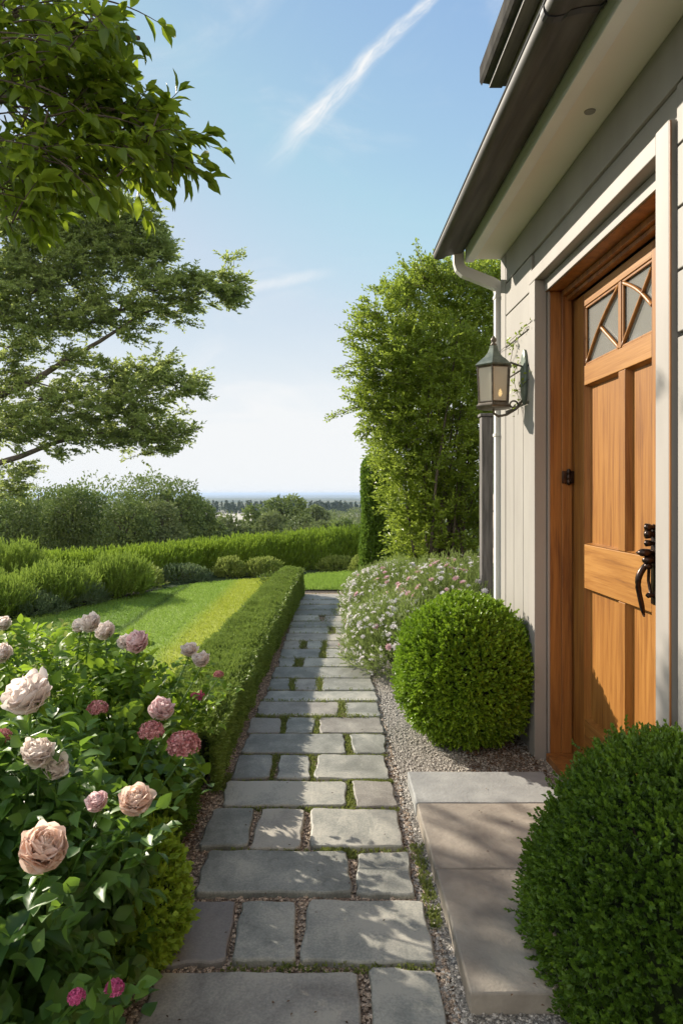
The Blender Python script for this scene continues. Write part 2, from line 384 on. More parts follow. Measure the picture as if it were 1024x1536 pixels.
m, nt, out = mat('land')
pos = coords(nt, kind='Position')
a = noise(nt, pos, .004, 5, .6, .5); b_ = noise(nt, pos, .35, 5, .6)
cr = ramp(nt, a, [(.42, (.045, .07, .03)), (.5, (.06, .085, .035)), (.56, (.16, .16, .08)), (.66, (.07, .09, .04))])
mx = nd(nt, 'ShaderNodeMixRGB', blend_type='MULTIPLY'); mx.inputs[0].default_value = .6
c2 = ramp(nt, b_, [(.3, (.5, .5, .5)), (.7, (1, 1, 1))]); nt.links.new(cr.outputs[0], mx.inputs[1]); nt.links.new(c2.outputs[0], mx.inputs[2])
b = nd(nt, 'ShaderNodeBsdfPrincipled', Roughness=.95); b.inputs['Specular IOR Level'].default_value = .1
nt.links.new(mx.outputs[0], b.inputs['Base Color']); nt.links.new(b.outputs[0], out.inputs[0]); M['land'] = m

rad = np.concatenate([[0], np.geomspace(1.5, 30000, 150)])
na = 160
an = np.arange(na) * 2 * math.pi / na
X = rad[:, None] * np.sin(an)[None]; Yy = rad[:, None] * np.cos(an)[None] + 2
Z = height(X, Yy)
V = np.stack([X, Yy, Z], -1).reshape(-1, 3)
i = np.arange(len(rad) - 1)[:, None] * na; j = np.arange(na)[None]; j2 = (j + 1) % na
Fq = np.stack([i + j, i + j2, i + na + j2, i + na + j], -1).reshape(-1, 4)[:, ::-1]
g = MB().add(V, Fq).build('ground', M['land'], smooth=True); tag(g, kind='structure')

def strip(name, xl, xr, z, material, ys, kind='structure'):
    V = []; F_ = []
    for k, y in enumerate(ys):
        V += [(xl(y), y, z), (xr(y), y, z)]
        if k: F_.append([2 * k - 2, 2 * k - 1, 2 * k + 1, 2 * k])
    o = MB().poly(V, F_).build(name, material); tag(o, kind=kind); return o
ys = list(np.linspace(-2, 9.25, 46))
drift = lambda y: max(0, (y - 3)) * .010
strip('soil', lambda y: -5.2, lambda y: 3.0, -.004, M['soil'], list(np.linspace(-2, 9.6, 12)))
strip('gravel_path', lambda y: -.62 + .03 * math.sin(3 * y) + drift(y) * 1.6, lambda y: .34 + drift(y), .002, M['gravelL'], ys)
strip('gravel_strip', lambda y: .343 + drift(y), lambda y: 1.3 if y < 4.3 else .5, .006, M['gravelR'], ys[:32])

# lawn
m, nt, out = mat('lawn_turf')
pos = coords(nt, kind='Position')
sx = nd(nt, 'ShaderNodeSeparateXYZ'); nt.links.new(pos, sx.inputs[0])
wob = noise(nt, pos, 1.5, 3)
xx = nd(nt, 'ShaderNodeMath', operation='MULTIPLY_ADD'); nt.links.new(wob, xx.inputs[0]); xx.inputs[1].default_value = .16; nt.links.new(sx.outputs[0], xx.inputs[2])
mr = nd(nt, 'ShaderNodeMapRange'); mr.inputs['From Min'].default_value = -4.0; mr.inputs['From Max'].default_value = 0.0; nt.links.new(xx.outputs[0], mr.inputs[0])
g1, g2, ye = (.20, .32, .055), (.29, .42, .075), (.42, .48, .07)
cr = ramp(nt, mr.outputs[0], [(0.0, g2), (.26, g2), (.30, g1), (.50, g1), (.515, (.10, .17, .035)), (.535, g2), (.655, g2), (.70, ye), (.80, ye), (.85, g2)])
fn = noise(nt, coords(nt, (1, .35, 1), 'Position'), 60, 3, .7); fr = ramp(nt, fn, [(.3, (.7, .7, .7)), (.7, (1.2, 1.2, 1.2))])
mx = nd(nt, 'ShaderNodeMixRGB', blend_type='MULTIPLY'); mx.inputs[0].default_value = 1; nt.links.new(cr.outputs[0], mx.inputs[1]); nt.links.new(fr.outputs[0], mx.inputs[2])
b = nd(nt, 'ShaderNodeBsdfPrincipled', Roughness=.8); b.inputs['Specular IOR Level'].default_value = .2; nt.links.new(mx.outputs[0], b.inputs['Base Color'])
t = nd(nt, 'ShaderNodeBsdfTranslucent'); nt.links.new(mx.outputs[0], t.inputs[0]); ms = nd(nt, 'ShaderNodeMixShader'); ms.inputs[0].default_value = .3
nt.links.new(b.outputs[0], ms.inputs[1]); nt.links.new(t.outputs[0], ms.inputs[2]); nt.links.new(ms.outputs[0], out.inputs[0]); M['lawn'] = m
lawn_edge = [(-4.2, 6.1), (-3.6, 7.0), (-3.0, 7.7), (-2.7, 8.5), (-2.35, 9.4), (-1.9, 10.2), (-1.0, 10.8), (-.3, 11.2), (.6, 11.7), (2.2, 11.9), (2.6, 11.9), (2.6, 9.5), (-.34, 9.5), (-.34, 9.1), (-.60, 9.0), (-.85, 5.5), (-1.0, 4.3), (-1.9, 4.0), (-4.2, 4.2)]
me = MB().poly([(x, y, .012) for x, y in lawn_edge], [list(range(len(lawn_edge)))]); lo = me.build('lawn', M['lawn']); tag(lo, kind='structure')
def inpoly(x, y, P):
    c = np.zeros(len(x), bool); n = len(P)
    for k in range(n):
        x0, y0 = P[k]; x1, y1 = P[(k + 1) % n]
        if y0 == y1: continue
        c ^= ((y0 > y) != (y1 > y)) & (x < (x1 - x0) * (y - y0) / (y1 - y0) + x0)
    return c
n = 170000
gx = rng.uniform(-4.2, 2.6, n); gy = 4.2 + 7.8 * rng.random(n) ** .8
k = inpoly(gx, gy, lawn_edge); gx, gy = gx[k], gy[k]; n = len(gx)
mb = MB(); hgt = np.where(gy > 9.05, np.where(gx > -.34, .055, .03), .03) * rng.uniform(.5, 1.2, n)
D = np.stack([rng.normal(0, .3, n), rng.normal(0, .3, n), np.ones(n)], -1)
leaves(mb, np.stack([gx, gy, np.full(n, .010)], -1), D, rdir(n), hgt, .007, BLADE)
# blades take the same mown-stripe colours as the turf
gm = M['lawn'].copy(); gm.name = 'lawn_blades'
o = mb.build('grass', gm); tag(o, 'short mown lawn grass in alternating green and yellow stripes beside the low hedge', 'grass', kind='stuff')

# ------------------------------------------------------------------ paving
rows = [  # near Y, far Y, [x spans]
 (1.35, 1.905, [(-.47, .09), (.118, .31)]),
 (1.93, 2.225, [(-.475, -.295), (-.268, -.10), (-.066, .305)]),
 (2.265, 2.53, [(-.45, .078), (.108, .292)]),
 (2.56, 2.87, [(-.48, -.302), (-.277, -.095), (-.062, .30)]),
 (2.895, 3.15, [(-.452, .09), (.122, .302)]),
 (3.175, 3.46, [(-.435, -.275), (-.248, -.087), (-.056, .298)]),
 (3.485, 3.76, [(-.442, .098), (.124, .30)]),
 (3.785, 4.04, [(-.45, -.270), (-.240, -.083), (-.05, .308)]),
 (4.065, 4.34, [(-.43, .060), (.104, .31)]),
 (4.365, 4.58, [(-.42, .305)]),
 (4.605, 4.88, [(-.42, -.27), (-.235, -.085), (-.05, .30)]),
 (4.905, 5.20, [(-.42, .30)]),
 (5.225, 5.48, [(-.40, -.27), (-.21, .30)]),
 (5.505, 5.81, [(-.41, -.08), (-.03, .31)]),
 (5.835, 6.12, [(-.40, -.26), (-.21, -.07), (-.03, .31)]),
 (6.145, 6.45, [(-.41, .31)]),
 (6.475, 6.74, [(-.40, .0), (.05, .30)]),
 (6.765, 7.06, [(-.41, .31)]),
 (7.085, 7.41, [(-.40, -.12), (-.07, .30)]),
 (7.435, 7.75, [(-.41, .31)]),
 (7.775, 8.12, [(-.40, .1), (.14, .30)]),
 (8.145, 8.48, [(-.41, .31)]),
 (8.505, 9.0, [(-.41, .31)]),
]
ordn = 'nearest second third fourth fifth sixth seventh eighth ninth tenth eleventh twelfth thirteenth fourteenth fifteenth sixteenth seventeenth eighteenth nineteenth twentieth twenty-first twenty-second farthest'.split()
def paving(x0, x1, y0, y1, top, material, name, label, group, cat, wob=.0075, thick=.05, bev=.007, cut=.012):
    cx, cy = (x0 + x1) / 2, (y0 + y1) / 2
    pts = []
    cor = [(x0, y0), (x1, y0), (x1, y1), (x0, y1)]
    jit = [(random.uniform(-wob, wob) * 1.6, random.uniform(-wob, wob) * 1.6) for _ in range(4)]
    cor = [(a + c, b + d) for (a, b), (c, d) in zip(cor, jit)]
    for q in range(4):
        a, b = cor[q], cor[(q + 1) % 4]; L = math.hypot(b[0] - a[0], b[1] - a[1]); ns = max(3, int(L / .035))
        c = cut * random.uniform(.5, 1.6)
        for k in range(ns + 1):
            t = c / L + (1 - 2 * c / L) * k / ns
            nx, ny = (b[1] - a[1]) / L, -(b[0] - a[0]) / L
            w = wob * (.45 * math.sin(9 * t + cx * 31 + q) + random.uniform(-.35, .35)) * (0 if k in (0, ns) else 1)
            pts.append((a[0] + (b[0] - a[0]) * t + nx * w, a[1] + (b[1] - a[1]) * t + ny * w))
    P = np.array(pts); n = len(P); C = P.mean(0)
    dirv = C - P; dl = np.linalg.norm(dirv, axis=1)[:, None]
    tilt = (random.uniform(-.006, .006), random.uniform(-.004, .004)) if wob > .003 else (0, 0)
    def ring(ins, z): 
        Q = P + dirv / dl * ins
        return np.column_stack([Q - [cx, cy], z + (Q[:, 0] - cx) * tilt[0] + (Q[:, 1] - cy) * tilt[1]])
    rings = [ring(0, top - thick), ring(0, top - bev), ring(bev * .35, top - bev * .35), ring(bev, top)]
    V = np.concatenate(rings); Fs = []
    for k in range(3):
        for q in range(n): Fs.append([k * n + q, k * n + (q + 1) % n, (k + 1) * n + (q + 1) % n, (k + 1) * n + q])
    Fs.append(list(range(3 * n, 4 * n)))
    o = MB().poly(V, Fs).build(name, material)
    o.location = (cx, cy, 0); tag(o, label, cat, group); return o
footprints = []
for ri, (ya, yb, spans) in enumerate(rows):
    for si, (xa, xb) in enumerate(spans):
        d = drift((ya + yb) / 2)
        sz = 'long' if xb - xa > .4 else ('square' if xb - xa > .2 else 'narrow')
        pos_ = {1: 'spanning', 2: ('left stone', 'right stone'), 3: ('left stone', 'middle stone', 'right stone')}[len(spans)]
        if ordn[ri] == 'nearest': rw = 'the nearest row'
        elif ordn[ri] == 'farthest': rw = 'the farthest row, by the grass'
        else: rw = 'the %s row from the camera' % ordn[ri]
        if len(spans) == 1: lab = 'long grey paving slab filling %s' % rw
        else: lab = '%s grey paving slab, %s in %s' % (sz, pos_[si], rw)
        o = paving(xa + d, xb + d, ya, yb, .026 + random.uniform(-.002, .002), M['slabw'] if (ri, si) in ((1, 0),) else (M['slabg'] if (ri * 3 + si * 5) % 7 in (0, 3) else M['slab']), 'paving_stone', lab, 'paving stones of the garden path', 'paving stone')
        footprints.append((xa + d, xb + d, ya, yb))
# landing slabs
for (ya, yb, mt, lab) in ((1.762, 2.343, M['concrete'], 'large tan stone landing slab nearest the camera, beside the near box bush'),
                          (2.347, 2.838, M['concrete'], 'middle tan stone slab of the landing in front of the door'),
                          (2.842, 3.16, M['concreteb'], 'pale blue-grey stone slab at the far end of the landing by the round bush')):
    paving(.372, 1.0, ya, yb, .062, mt, 'landing_slab', lab, 'stone landing slabs before the door', 'stone slab', .0015, .075, .006, .003)
footprints.append((.37, 1.005, 1.76, 3.165))
fp = np.array(footprints)

def pebbles(name, n, x0, x1, y0, y1, size, material, label, xf=None, fall=1.0):
    x = rng.uniform(x0, x1, n); y = y0 + (y1 - y0) * rng.random(n) ** fall
    k = np.ones(n, bool)
    for a, b, c, d in fp: k &= ~((x > a + .004) & (x < b - .004) & (y > c + .004) & (y < d - .004))
    if xf: k &= xf(x, y)
    x, y = x[k], y[k]; n = len(x)
    oc = np.array([(1, 0, 0), (-1, 0, 0), (0, 1, 0), (0, -1, 0), (0, 0, 1), (0, 0, -1), (.62, .62, .45), (-.62, .62, .45), (-.62, -.62, .45), (.62, -.62, .45)])
    Fc = np.array([(0, 6, 4), (6, 2, 4), (2, 7, 4), (7, 1, 4), (1, 8, 4), (8, 3, 4), (3, 9, 4), (9, 0, 4), (0, 2, 6), (2, 1, 7), (1, 3, 8), (3, 0, 9)])
    s = size * rng.uniform(.5, 1.5, n) ** 1.4
    ang = rng.uniform(0, 6.28, n); ca, sa = np.cos(ang), np.sin(ang)
    sc = np.stack([s * rng.uniform(.7, 1.3, n), s * rng.uniform(.7, 1.3, n), s * rng.uniform(.45, .8, n)], -1)
    V = oc[None] * sc[:, None] * rng.uniform(.75, 1.2, (n, 10, 1))
    V = np.stack([V[..., 0] * ca[:, None] - V[..., 1] * sa[:, None], V[..., 0] * sa[:, None] + V[..., 1] * ca[:, None], V[..., 2]], -1)
    V += np.stack([x, y, .004 + s * .35], -1)[:, None]
    mb = MB().add(V.reshape(-1, 3), (Fc[None] + (np.arange(n) * 10)[:, None, None]).reshape(-1, 3), np.repeat(rng.random(n), 10))
    o = mb.build(name, material, smooth=False); tag(o, label, 'gravel', kind='stuff')
pebbles('gravel', 62000, -.68, .34, 1.35, 6.5, .0048, M['pebL'], 'tan gravel filling the joints and the left edge of the path', fall=1.25)
pebbles('gravel', 52000, .30, 1.22, 1.35, 5.3, .0048, M['pebR'], 'grey gravel between the path, the landing and the round bush', fall=1.25)

# moss / tiny weeds in joints
mb = MB(); P = []
def tuft(x0, x1, y0, y1, n):
    P.append(np.column_stack([rng.uniform(x0, x1, n), rng.uniform(y0, y1, n), np.full(n, .006)]))
for ri, (ya, yb, spans) in enumerate(rows):
    d = drift(ya)
    if 2 <= ri < 9: tuft(-.42, .30, yb, yb + .025, 260 if ri % 2 else 140)
    if 3 < ri < 16:
        for (a, b), (c, e) in zip(spans[:-1], spans[1:]): tuft(b + d, c + d, ya, yb, 120)
    if ri >= 9: tuft(-.42, .3, yb, yb + .03, 40)
tuft(.10, .30, 3.15, 3.175, 350); tuft(-.02, .08, 2.53, 2.56, 260); tuft(.08, .11, 2.5, 3.1, 220); tuft(.32, .36, 2.1, 2.6, 220); tuft(-.5, -.45, 3.1, 3.25, 160); tuft(-.3, .3, 1.9, 1.935, 130)
tuft(-.2, .05, 6.9, 7.3, 60); tuft(.05, .2, 7.5, 7.8, 100); tuft(.0, .1, 6.4, 6.8, 130)
P = np.concatenate(P); n = len(P)
sprigs(mb, P, np.column_stack([rng.normal(0, .5, n), rng.normal(0, .5, n), np.ones(n)]), 6, .012 + .018 * (P[:, 1] > 4), .010, .006, 1.1)
o = mb.build('moss', F['moss']); tag(o, 'moss and tiny weeds growing in the joints between the slabs', 'moss', kind='stuff')

# fallen leaf litter in the soil by the house and roses
mb = MB(); n = 2600
px_ = np.concatenate([rng.uniform(.7, 1.05, n // 2), rng.uniform(-.75, -.5, n // 2)]); py_ = np.concatenate([rng.uniform(3.17, 3.9, n // 2), rng.uniform(1.4, 3, n // 2)])
leaves(mb, np.column_stack([px_, py_, rng.uniform(.008, .02, n)]), np.column_stack([rng.normal(size=(n, 2)), rng.normal(0, .2, n)]), np.array([[0, 0, 1.]]) + rng.normal(0, .3, (n, 3)), .016, .009)
mb2 = MB(); k2 = 130
ly = 1.7 + 6.5 * rng.random(k2) ** 1.5; lx = rng.uniform(-.45, .98, k2) * np.where(ly > 3, .4, 1)
lz = np.where((lx > .38) & (ly < 3.15), .066, .031)
leaves(mb2, np.column_stack([lx, ly, lz]), np.column_stack([rng.normal(size=(k2, 2)), rng.normal(0, .08, k2)]), np.array([[0, 0, 1.]]) + rng.normal(0, .15, (k2, 3)), .011, .006)
litter = surf('dry_litter', (.05, .03, .018), (.16, .10, .06), 60, .9, 0, r_amt=.8)
o = mb2.build('fallen_leaves', litter); tag(o, 'few small dry leaves blown over the paving and the landing', 'litter', kind='stuff')
o = mb.build('leaf_litter', litter); tag(o, 'dry brown leaf litter and mulch under the bushes', 'litter', kind='stuff')
#PART2

# ------------------------------------------------------------------ house
HX = 1.063
house = empty('cottage', (1.6, 3.0, 0), 'grey painted cottage with stained wood front door, white soffit and dark gutter', 'house')
Y0, Y1 = -3.0, 4.175
mb = MB()
# backing walls round the doorway, side wall, back wall, ceiling, floor
mb.box(1.078, 3.535, 0, 1.20, Y1 - .03, 2.9); mb.box(1.078, Y0, 0, 1.20, 2.10, 2.9); mb.box(1.078, 2.10, 2.44, 1.20, 3.535, 2.9)
mb.box(1.20, Y1 - .14, 0, 6, Y1 - .03, 2.9); mb.box(5.9, Y0, 0, 6, Y1 - .14, 2.9); mb.box(1.20, Y0, 0, 5.9, Y0 + .1, 2.9)
mb.build('wall', M['paint'], house)
mb = MB(); mb.box(1.21, Y0 + .1, 2.72, 5.9, Y1 - .15, 2.75); mb.box(1.30, Y0 + .1, .0, 5.9, Y1 - .15, .02); mb.box(2.6, Y0 + .1, .02, 2.66, Y1 - .15, 2.72)
mb.box(1.78, 2.72, 1.2, 1.9, 2.86, 2.2, .01)
mb.build('interior_wall', M['interior'], house)
mb = MB()
zt = 2.781
for k in range(6):
    z1 = zt - .19 * k; z0 = z1 - .182
    r = random.random()
    if z0 > 2.48: mb.box(HX, Y0, z0, 1.078, 4.06, z1, .003, r)
    else:
        if z1 > 1.86: mb.box(HX, 3.555, z0, 1.078, 4.06, z1, .003, r); mb.box(HX, Y0, z0, 1.078, 2.078, z1, .003, r)
zb = zt - .19 * 5 - .008
for a, b in ((3.555, 3.70), (3.706, 3.885), (3.891, 4.06)): mb.box(HX, a, .06, 1.078, b, zb, .003, random.random())
y = 2.078
while y > Y0:
    mb.box(HX, y - .20, .06, 1.078, y - .006, zb, .003, random.random()); y -= .206
mb.box(HX - .002, 4.066, .04, 1.078, 4.172, 2.781, .004)
mb.box(HX, 3.555, .0, 1.078, 4.06, .055, .003); mb.box(HX, Y0, .0, 1.078, 2.078, .055, .003)
# boards of the gable side
for k in range(14): mb.box(1.085, Y1 - .028, 2.795 - .19 * k - .182, 6, Y1 - .012, 2.795 - .19 * k, .003)
mb.build('siding', M['paint'], house)
# door casing
mb = MB()
mb.box(1.048, 3.449, 0, 1.109, 3.545, 2.428, .003); mb.box(1.046, 2.09, 0, 1.109, 2.178, 2.497, .004)
mb.box(1.048, 2.180, 2.430, 1.109, 3.545, 2.492, .003)
mb.box(1.111, 3.436, 0, 1.122, 3.449, 2.366, .001); mb.box(1.099, 2.18, 2.368, 1.1085, 3.447, 2.427, .001)
cs = mb.build('door_casing', M['trim'], house)
MB().box(1.0462, 2.084, 0, 1.051, 2.0893, 2.49, .001).build('casing_edge_strip', M['woodd'], cs)
# door frame (jambs, head, stops, threshold)
mb = MB()
mb.box(1.1225, 3.438, 0, 1.29, 3.53, 2.366, .003, .6); mb.box(1.11, 2.18, 2.3665, 1.29, 3.53, 2.43, .002, .5); mb.box(1.11, 2.18, 0, 1.29, 2.26, 2.366, .003, .5)
mb.box(1.178, 3.424, .045, 1.229, 3.4375, 2.364, .003, .2); mb.box(1.178, 2.262, 2.338, 1.229, 3.423, 2.365, .003, .3)
mb.box(1.20, 2.27, 2.318, 1.232, 3.423, 2.337, .002, .1)
fr = mb.build('door_frame', M['woodd'], house)
MB().box(1.10, 2.262, -.01, 1.235, 3.437, .044, .006).build('threshold', M['woodd'], fr)
# door leaf
DX = 1.235
ya, yb = 2.262, 3.420
door = MB(); 
door.box(DX, 3.285, .05, DX + .045, yb, 2.31, .0025, .2); door.box(DX, ya, .05, DX + .045, 2.60, 2.31, .0025, .6)
dr = door.build('door', M['woodz'], house)
dr['label'] = 'stained wood front door with fan lights over four panels'
rails = ((.05, .262), (.895, 1.105), (1.868, 1.962), (2.248, 2.31))
for z0, z1 in rails: MB().box(DX + .001, 2.602, z0, DX + .044, 3.2835, z1, .0025, random.uniform(.4, .9)).build('rail', M['woody'], dr)
mb = MB(); mb.box(DX + .001, 2.835, .264, DX + .044, 2.90, .893, .0025, .5).build('mullion', M['woodz'], dr)
mb = MB(); mb.box(DX + .001, 2.835, 1.107, DX + .044, 2.90, 1.866, .0025, .4).build('mullion', M['woodz'], dr)
MB().box(DX + .0015, 2.876, 1.964, DX + .043, 2.903, 2.246, .0025, .5).build('mullion', M['woodz'], dr)
for (a, b) in ((2.604, 2.833), (2.902, 3.282)):
    for z0, z1 in ((.264, .893), (1.107, 1.866)):
        q = MB(); w = .007
        # sloping sticking all round, then the flat field set back
        V = [(DX + .004, a, z0), (DX + .004, b, z0), (DX + .004, b, z1), (DX + .004, a, z1), (DX + .03, a + w, z0 + w), (DX + .03, b - w, z0 + w), (DX + .03, b - w, z1 - w), (DX + .03, a + w, z1 - w)]
        q.poly(V, [[0, 1, 5, 4], [1, 2, 6, 5], [2, 3, 7, 6], [3, 0, 4, 7], [4, 5, 6, 7]], random.uniform(.2, .8))
        q.box(DX + .0305, a + .001, z0 + .001, DX + .04, b - .001, z1 - .001, 0, .5)
        q.build('panel', M['woodz'], dr)
for (a, b) in ((2.604, 2.874), (2.905, 3.282)):
    MB().box(DX + .018, a, 1.963, DX + .024, b, 2.247).build('glass_pane', M['glass'], dr)
    t = MB()
    t.box(DX + .006, a, 1.9635, DX + .016, b, 1.974, .002, .8); t.box(DX + .006, a, 2.236, DX + .016, b, 2.2465, .002, .3)
    t.box(DX + .006, a, 1.975, DX + .016, a + .009, 2.235, .002, .5); t.box(DX + .006, b - .009, 1.975, DX + .016, b, 2.235, .002, .5)
    t.build('glazing_bead', M['woodz'], dr)
def arc(p, q, bulge, n=12):
    out_ = []
    for k in range(n + 1):
        t = k / n; y = p[0] + (q[0] - p[0]) * t; z = p[1] + (q[1] - p[1]) * t
        L = math.hypot(q[0] - p[0], q[1] - p[1]); ny, nz = -(q[1] - p[1]) / L, (q[0] - p[0]) / L
        s = bulge * math.sin(math.pi * t); out_.append((DX + .0095, y + ny * s, z + nz * s))
    return out_
for p, q, bu in (((3.27, 1.975), (2.906, 2.238), -.022), ((3.10, 2.105), (2.906, 1.97), .0), ((2.873, 1.975), (2.612, 2.215), .0), ((2.873, 2.236), (2.612, 2.07), -.015)):
    MB().tube(arc(p, q, bu), .0085, 8).build('muntin', M['woodz'], dr, True)
# iron handle set
h = MB()
hy = 2.575; 
h.lathe((DX + .004, hy, 0), [(0.001, 0)], 4) if False else None
h.box(DX - .006, hy - .022, .93, DX + .001, hy + .022, 1.22, .004)
for z, r_ in ((1.222, .015), (1.196, .018), (1.162, .013)):
    h.lathe((DX - .004, hy, z), [(.003, -.036), (r_, -.03), (r_ * .9, -.014), (r_ * .5, -.006), (r_ * .9, 0)], 12, axis='x')
h.blob((DX - .030, hy + .01, 1.125), (.032, .024, .017), 2, .1, 3)
h.blob((DX - .022, hy, 1.098), (.025, .02, .016), 2, .1, 5)
h.lathe((DX - .01, hy, 1.075), [(.004, -.03), (.012, -.024), (.012, -.006), (.006, 0)], 10, axis='x')
h.lathe((DX - .004, hy, .965), [(.003, -.03), (.011, -.022), (.008, -.008), (.012, 0)], 10, axis='x')
hz = np.linspace(0, 1, 14)
gp = [(DX - .018 - .052 * math.sin(min(1, t * 1.5) * math.pi * .5) * (1 - .72 * max(0, t - .35) / .65), hy + .004 + .012 * t, 1.092 - .02 * math.sin(t * 3) * 0 - .21 * t ** 1.25) for t in hz]
h.tube(gp, [.007, .009, .011, .012, .012, .012, .0115, .011, .010, .010, .010, .010, .008, .004], 10)
h.tube([(DX - .02, hy + .004, 1.08), (DX - .022, hy + .004, 1.02), (DX - .012, hy + .004, .965)], .006, 8)
h.build('handle', M['iron'], dr, True)
hg = MB(); hg.box(1.176, 3.412, 1.400, 1.236, 3.4235, 1.462, .003); hg.lathe((1.206, 3.408, 1.395), [(.004, -.004), (.010, 0), (.010, .02), (.008, .022), (.010, .024), (.010, .046), (.008, .048), (.010, .05), (.010, .072), (.003, .078)], 12)
hg.build('hinge', M['iron'], fr, True)

# eaves
MB().box(.90, Y0, 2.783, 1.08, 4.18, 2.80).build('soffit', M['soffit'], house)
MB().lathe((.985, 2.56, 2.7825), [(.012, -.004), (.019, -.004), (.021, 0)], 20).build('soffit_vent', M['trim'], house)
MB().box(.846, Y0, 2.765, .898, 4.185, 2.93, .003).build('fascia', M['fascia'], house)
prof = [(.838, 2.852), (.840, 2.835), (.822, 2.822), (.775, 2.818), (.735, 2.808), (.718, 2.795), (.690, 2.788), (.668, 2.790), (.659, 2.797), (.655, 2.808), (.654, 2.818), (.657, 2.828)]
inner = [(x + .004 if x < .8 else x - .004, z + .004) for x, z in prof]
gu = MB().prism(prof + inner[::-1], Y0, 4.20)
gu.prism([(x, z) for x, z in prof], 4.196, 4.2045)
go = gu.build('gutter', M['gutter'], house, True)
m_ = go.data
try: go.modifiers.new('split', 'EDGE_SPLIT').split_angle = R(38)
except Exception: pass
MB().tube([(.656, Y0, 2.829), (.656, 4.203, 2.829)], .006, 8).build('gutter_lip', M['lip'], go)
for yy in (2.07, .2):
    MB().prism([(x - .004 if x < .8 else x + .003, z - .004) for x, z in prof] + inner[::-1], yy - .014, yy + .014).build('gutter_strap', M['lip'], go)
rf = MB().poly([(.74, Y0, 2.90), (.74, 4.20, 2.90), (1.5, 4.24, 3.12), (1.5, Y0, 3.12), (.74, Y0, 2.875), (.74, 4.20, 2.875), (1.5, 4.24, 3.095), (1.5, Y0, 3.095)],
    [[0, 1, 2, 3], [7, 6, 5, 4], [0, 4, 5, 1], [1, 5, 6, 2], [2, 6, 7, 3], [3, 7, 4, 0]])
rf.box(1.5, Y0, 3.09, 6.1, 4.24, 3.12)
rf.build('roof', M['roof'], house)
# upper storey
up = MB()
for k in range(7): up.box(1.12, Y0, 3.0 + k * .143, 1.16, 4.24, 3.138 + k * .143, .003, random.random())
up.box(1.16, Y0, 3.0, 6, 4.22, 4.0)
up.build('upper_wall', M['old_wood'], house)
ue = MB(); ue.prism([(.995, 3.975), (1.118, 3.955), (6, 3.97), (6, 4.8), (3.4, 4.9), (.985, 4.075)], Y0, 4.37)
uo = ue.build('upper_roof', M['roof'], house)
MB().prism([(.978, 3.985), (.992, 3.962), (.992, 4.07), (.978, 4.08)], Y0, 4.376).build('upper_fascia', M['dull'], uo)
MB().box(1.03, Y0, 3.925, 1.112, 4.34, 3.953, .003).build('upper_soffit', M['gutter'], uo)

# downspout: outlet elbow and pipe round the corner
ds = MB()
def sqpipe(mb, pts, w, d):
    V = []; n = len(pts); Fs = []
    for k, (x, y, z, tx, tz) in enumerate(pts):
        L = math.hypot(tx, tz); nx, nz = tz / L, -tx / L
        for a, b in ((-1, -1), (1, -1), (1, 1), (-1, 1)): V.append((x + nx * w / 2 * a, y + d / 2 * b, z + nz * w / 2 * a))
    for k in range(n - 1):
        for q in range(4): Fs.append([4 * k + q, 4 * k + (q + 1) % 4, 4 * k + 4 + (q + 1) % 4, 4 * k + 4 + q])
    Fs += [[3, 2, 1, 0], [4 * n - 4, 4 * n - 3, 4 * n - 2, 4 * n - 1]]
    mb.poly(V, Fs)
sqpipe(ds, [(.812, 4.215, 2.88, 0, -1), (.812, 4.215, 2.765, 0, -1), (.822, 4.215, 2.735, .5, -1), (.845, 4.215, 2.715, 1, -.5), (1.02, 4.215, 2.645, 1, -.4), (1.055, 4.215, 2.625, .7, -.9), (1.066, 4.215, 2.59, 0, -1), (1.066, 4.215, .12, 0, -1), (1.066, 4.215, .05, 0, -1)], .062, .05)
dso = ds.build('downspout', M['white'], house)
for z in (2.55, 1.70, .5): MB().box(1.030, 4.184, z, 1.102, 4.246, z + .02, .002).build('pipe_clip', M['white'], dso)

# ------------------------------------------------------------------ lantern
lc = (.905, 3.71, 0)
lan = empty('wall_lantern', (1.06, 3.66, 1.95), 'green-bronze glass lantern with a small glowing bulb, bracketed to the wall left of the door', 'lantern')
ro = math.radians(12)
def hexp(r, z, k): a = ro + k * math.pi / 3; return (lc[0] + r * math.cos(a), lc[1] + r * math.sin(a), z)
MB().lathe(lc, [(.104, 2.036), (.108, 2.043), (.085, 2.064), (.055, 2.088), (.035, 2.112), (.026, 2.135), (.024, 2.150)], 6, ro).build('lantern_roof', M['verdigris'], lan)
MB().lathe(lc, [(.014, 2.1505), (.018, 2.158), (.009, 2.167), (.014, 2.176), (.016, 2.186), (.009, 2.196), (.003, 2.207)], 12).build('finial', M['lampframe'], lan, True)
MB().lathe(lc, [(.070, 1.806), (.098, 1.812), (.103, 1.822), (.094, 1.829), (.090, 1.836)], 6, ro).build('lantern_base', M['lampframe'], lan)
mb = MB()
for k in range(6): mb.tube([hexp(.084, 1.836, k), hexp(.094, 2.04, k)], .0052, 4)
for z, r_ in ((1.842, .084), (2.030, .0935)):
    mb.tube([hexp(r_, z, k) for k in range(7)], .0045, 4)
mb.build('lantern_frame', M['lampframe'], lan)
for k in range(6):
    a, b, c, d = hexp(.082, 1.84, k), hexp(.082, 1.84, k + 1), hexp(.0915, 2.032, k + 1), hexp(.0915, 2.032, k)
    MB().poly([a, b, c, d] + [tuple(np.array(p) * .97 + np.array([lc[0], lc[1], p[2]]) * .03) for p in (a, b, c, d)], [[0, 1, 2, 3], [7, 6, 5, 4], [0, 4, 5, 1], [1, 5, 6, 2], [2, 6, 7, 3], [3, 7, 4, 0]]).build('lantern_pane', M['lampglass'], lan)
bl = (lc[0] + .028, lc[1] - .03)
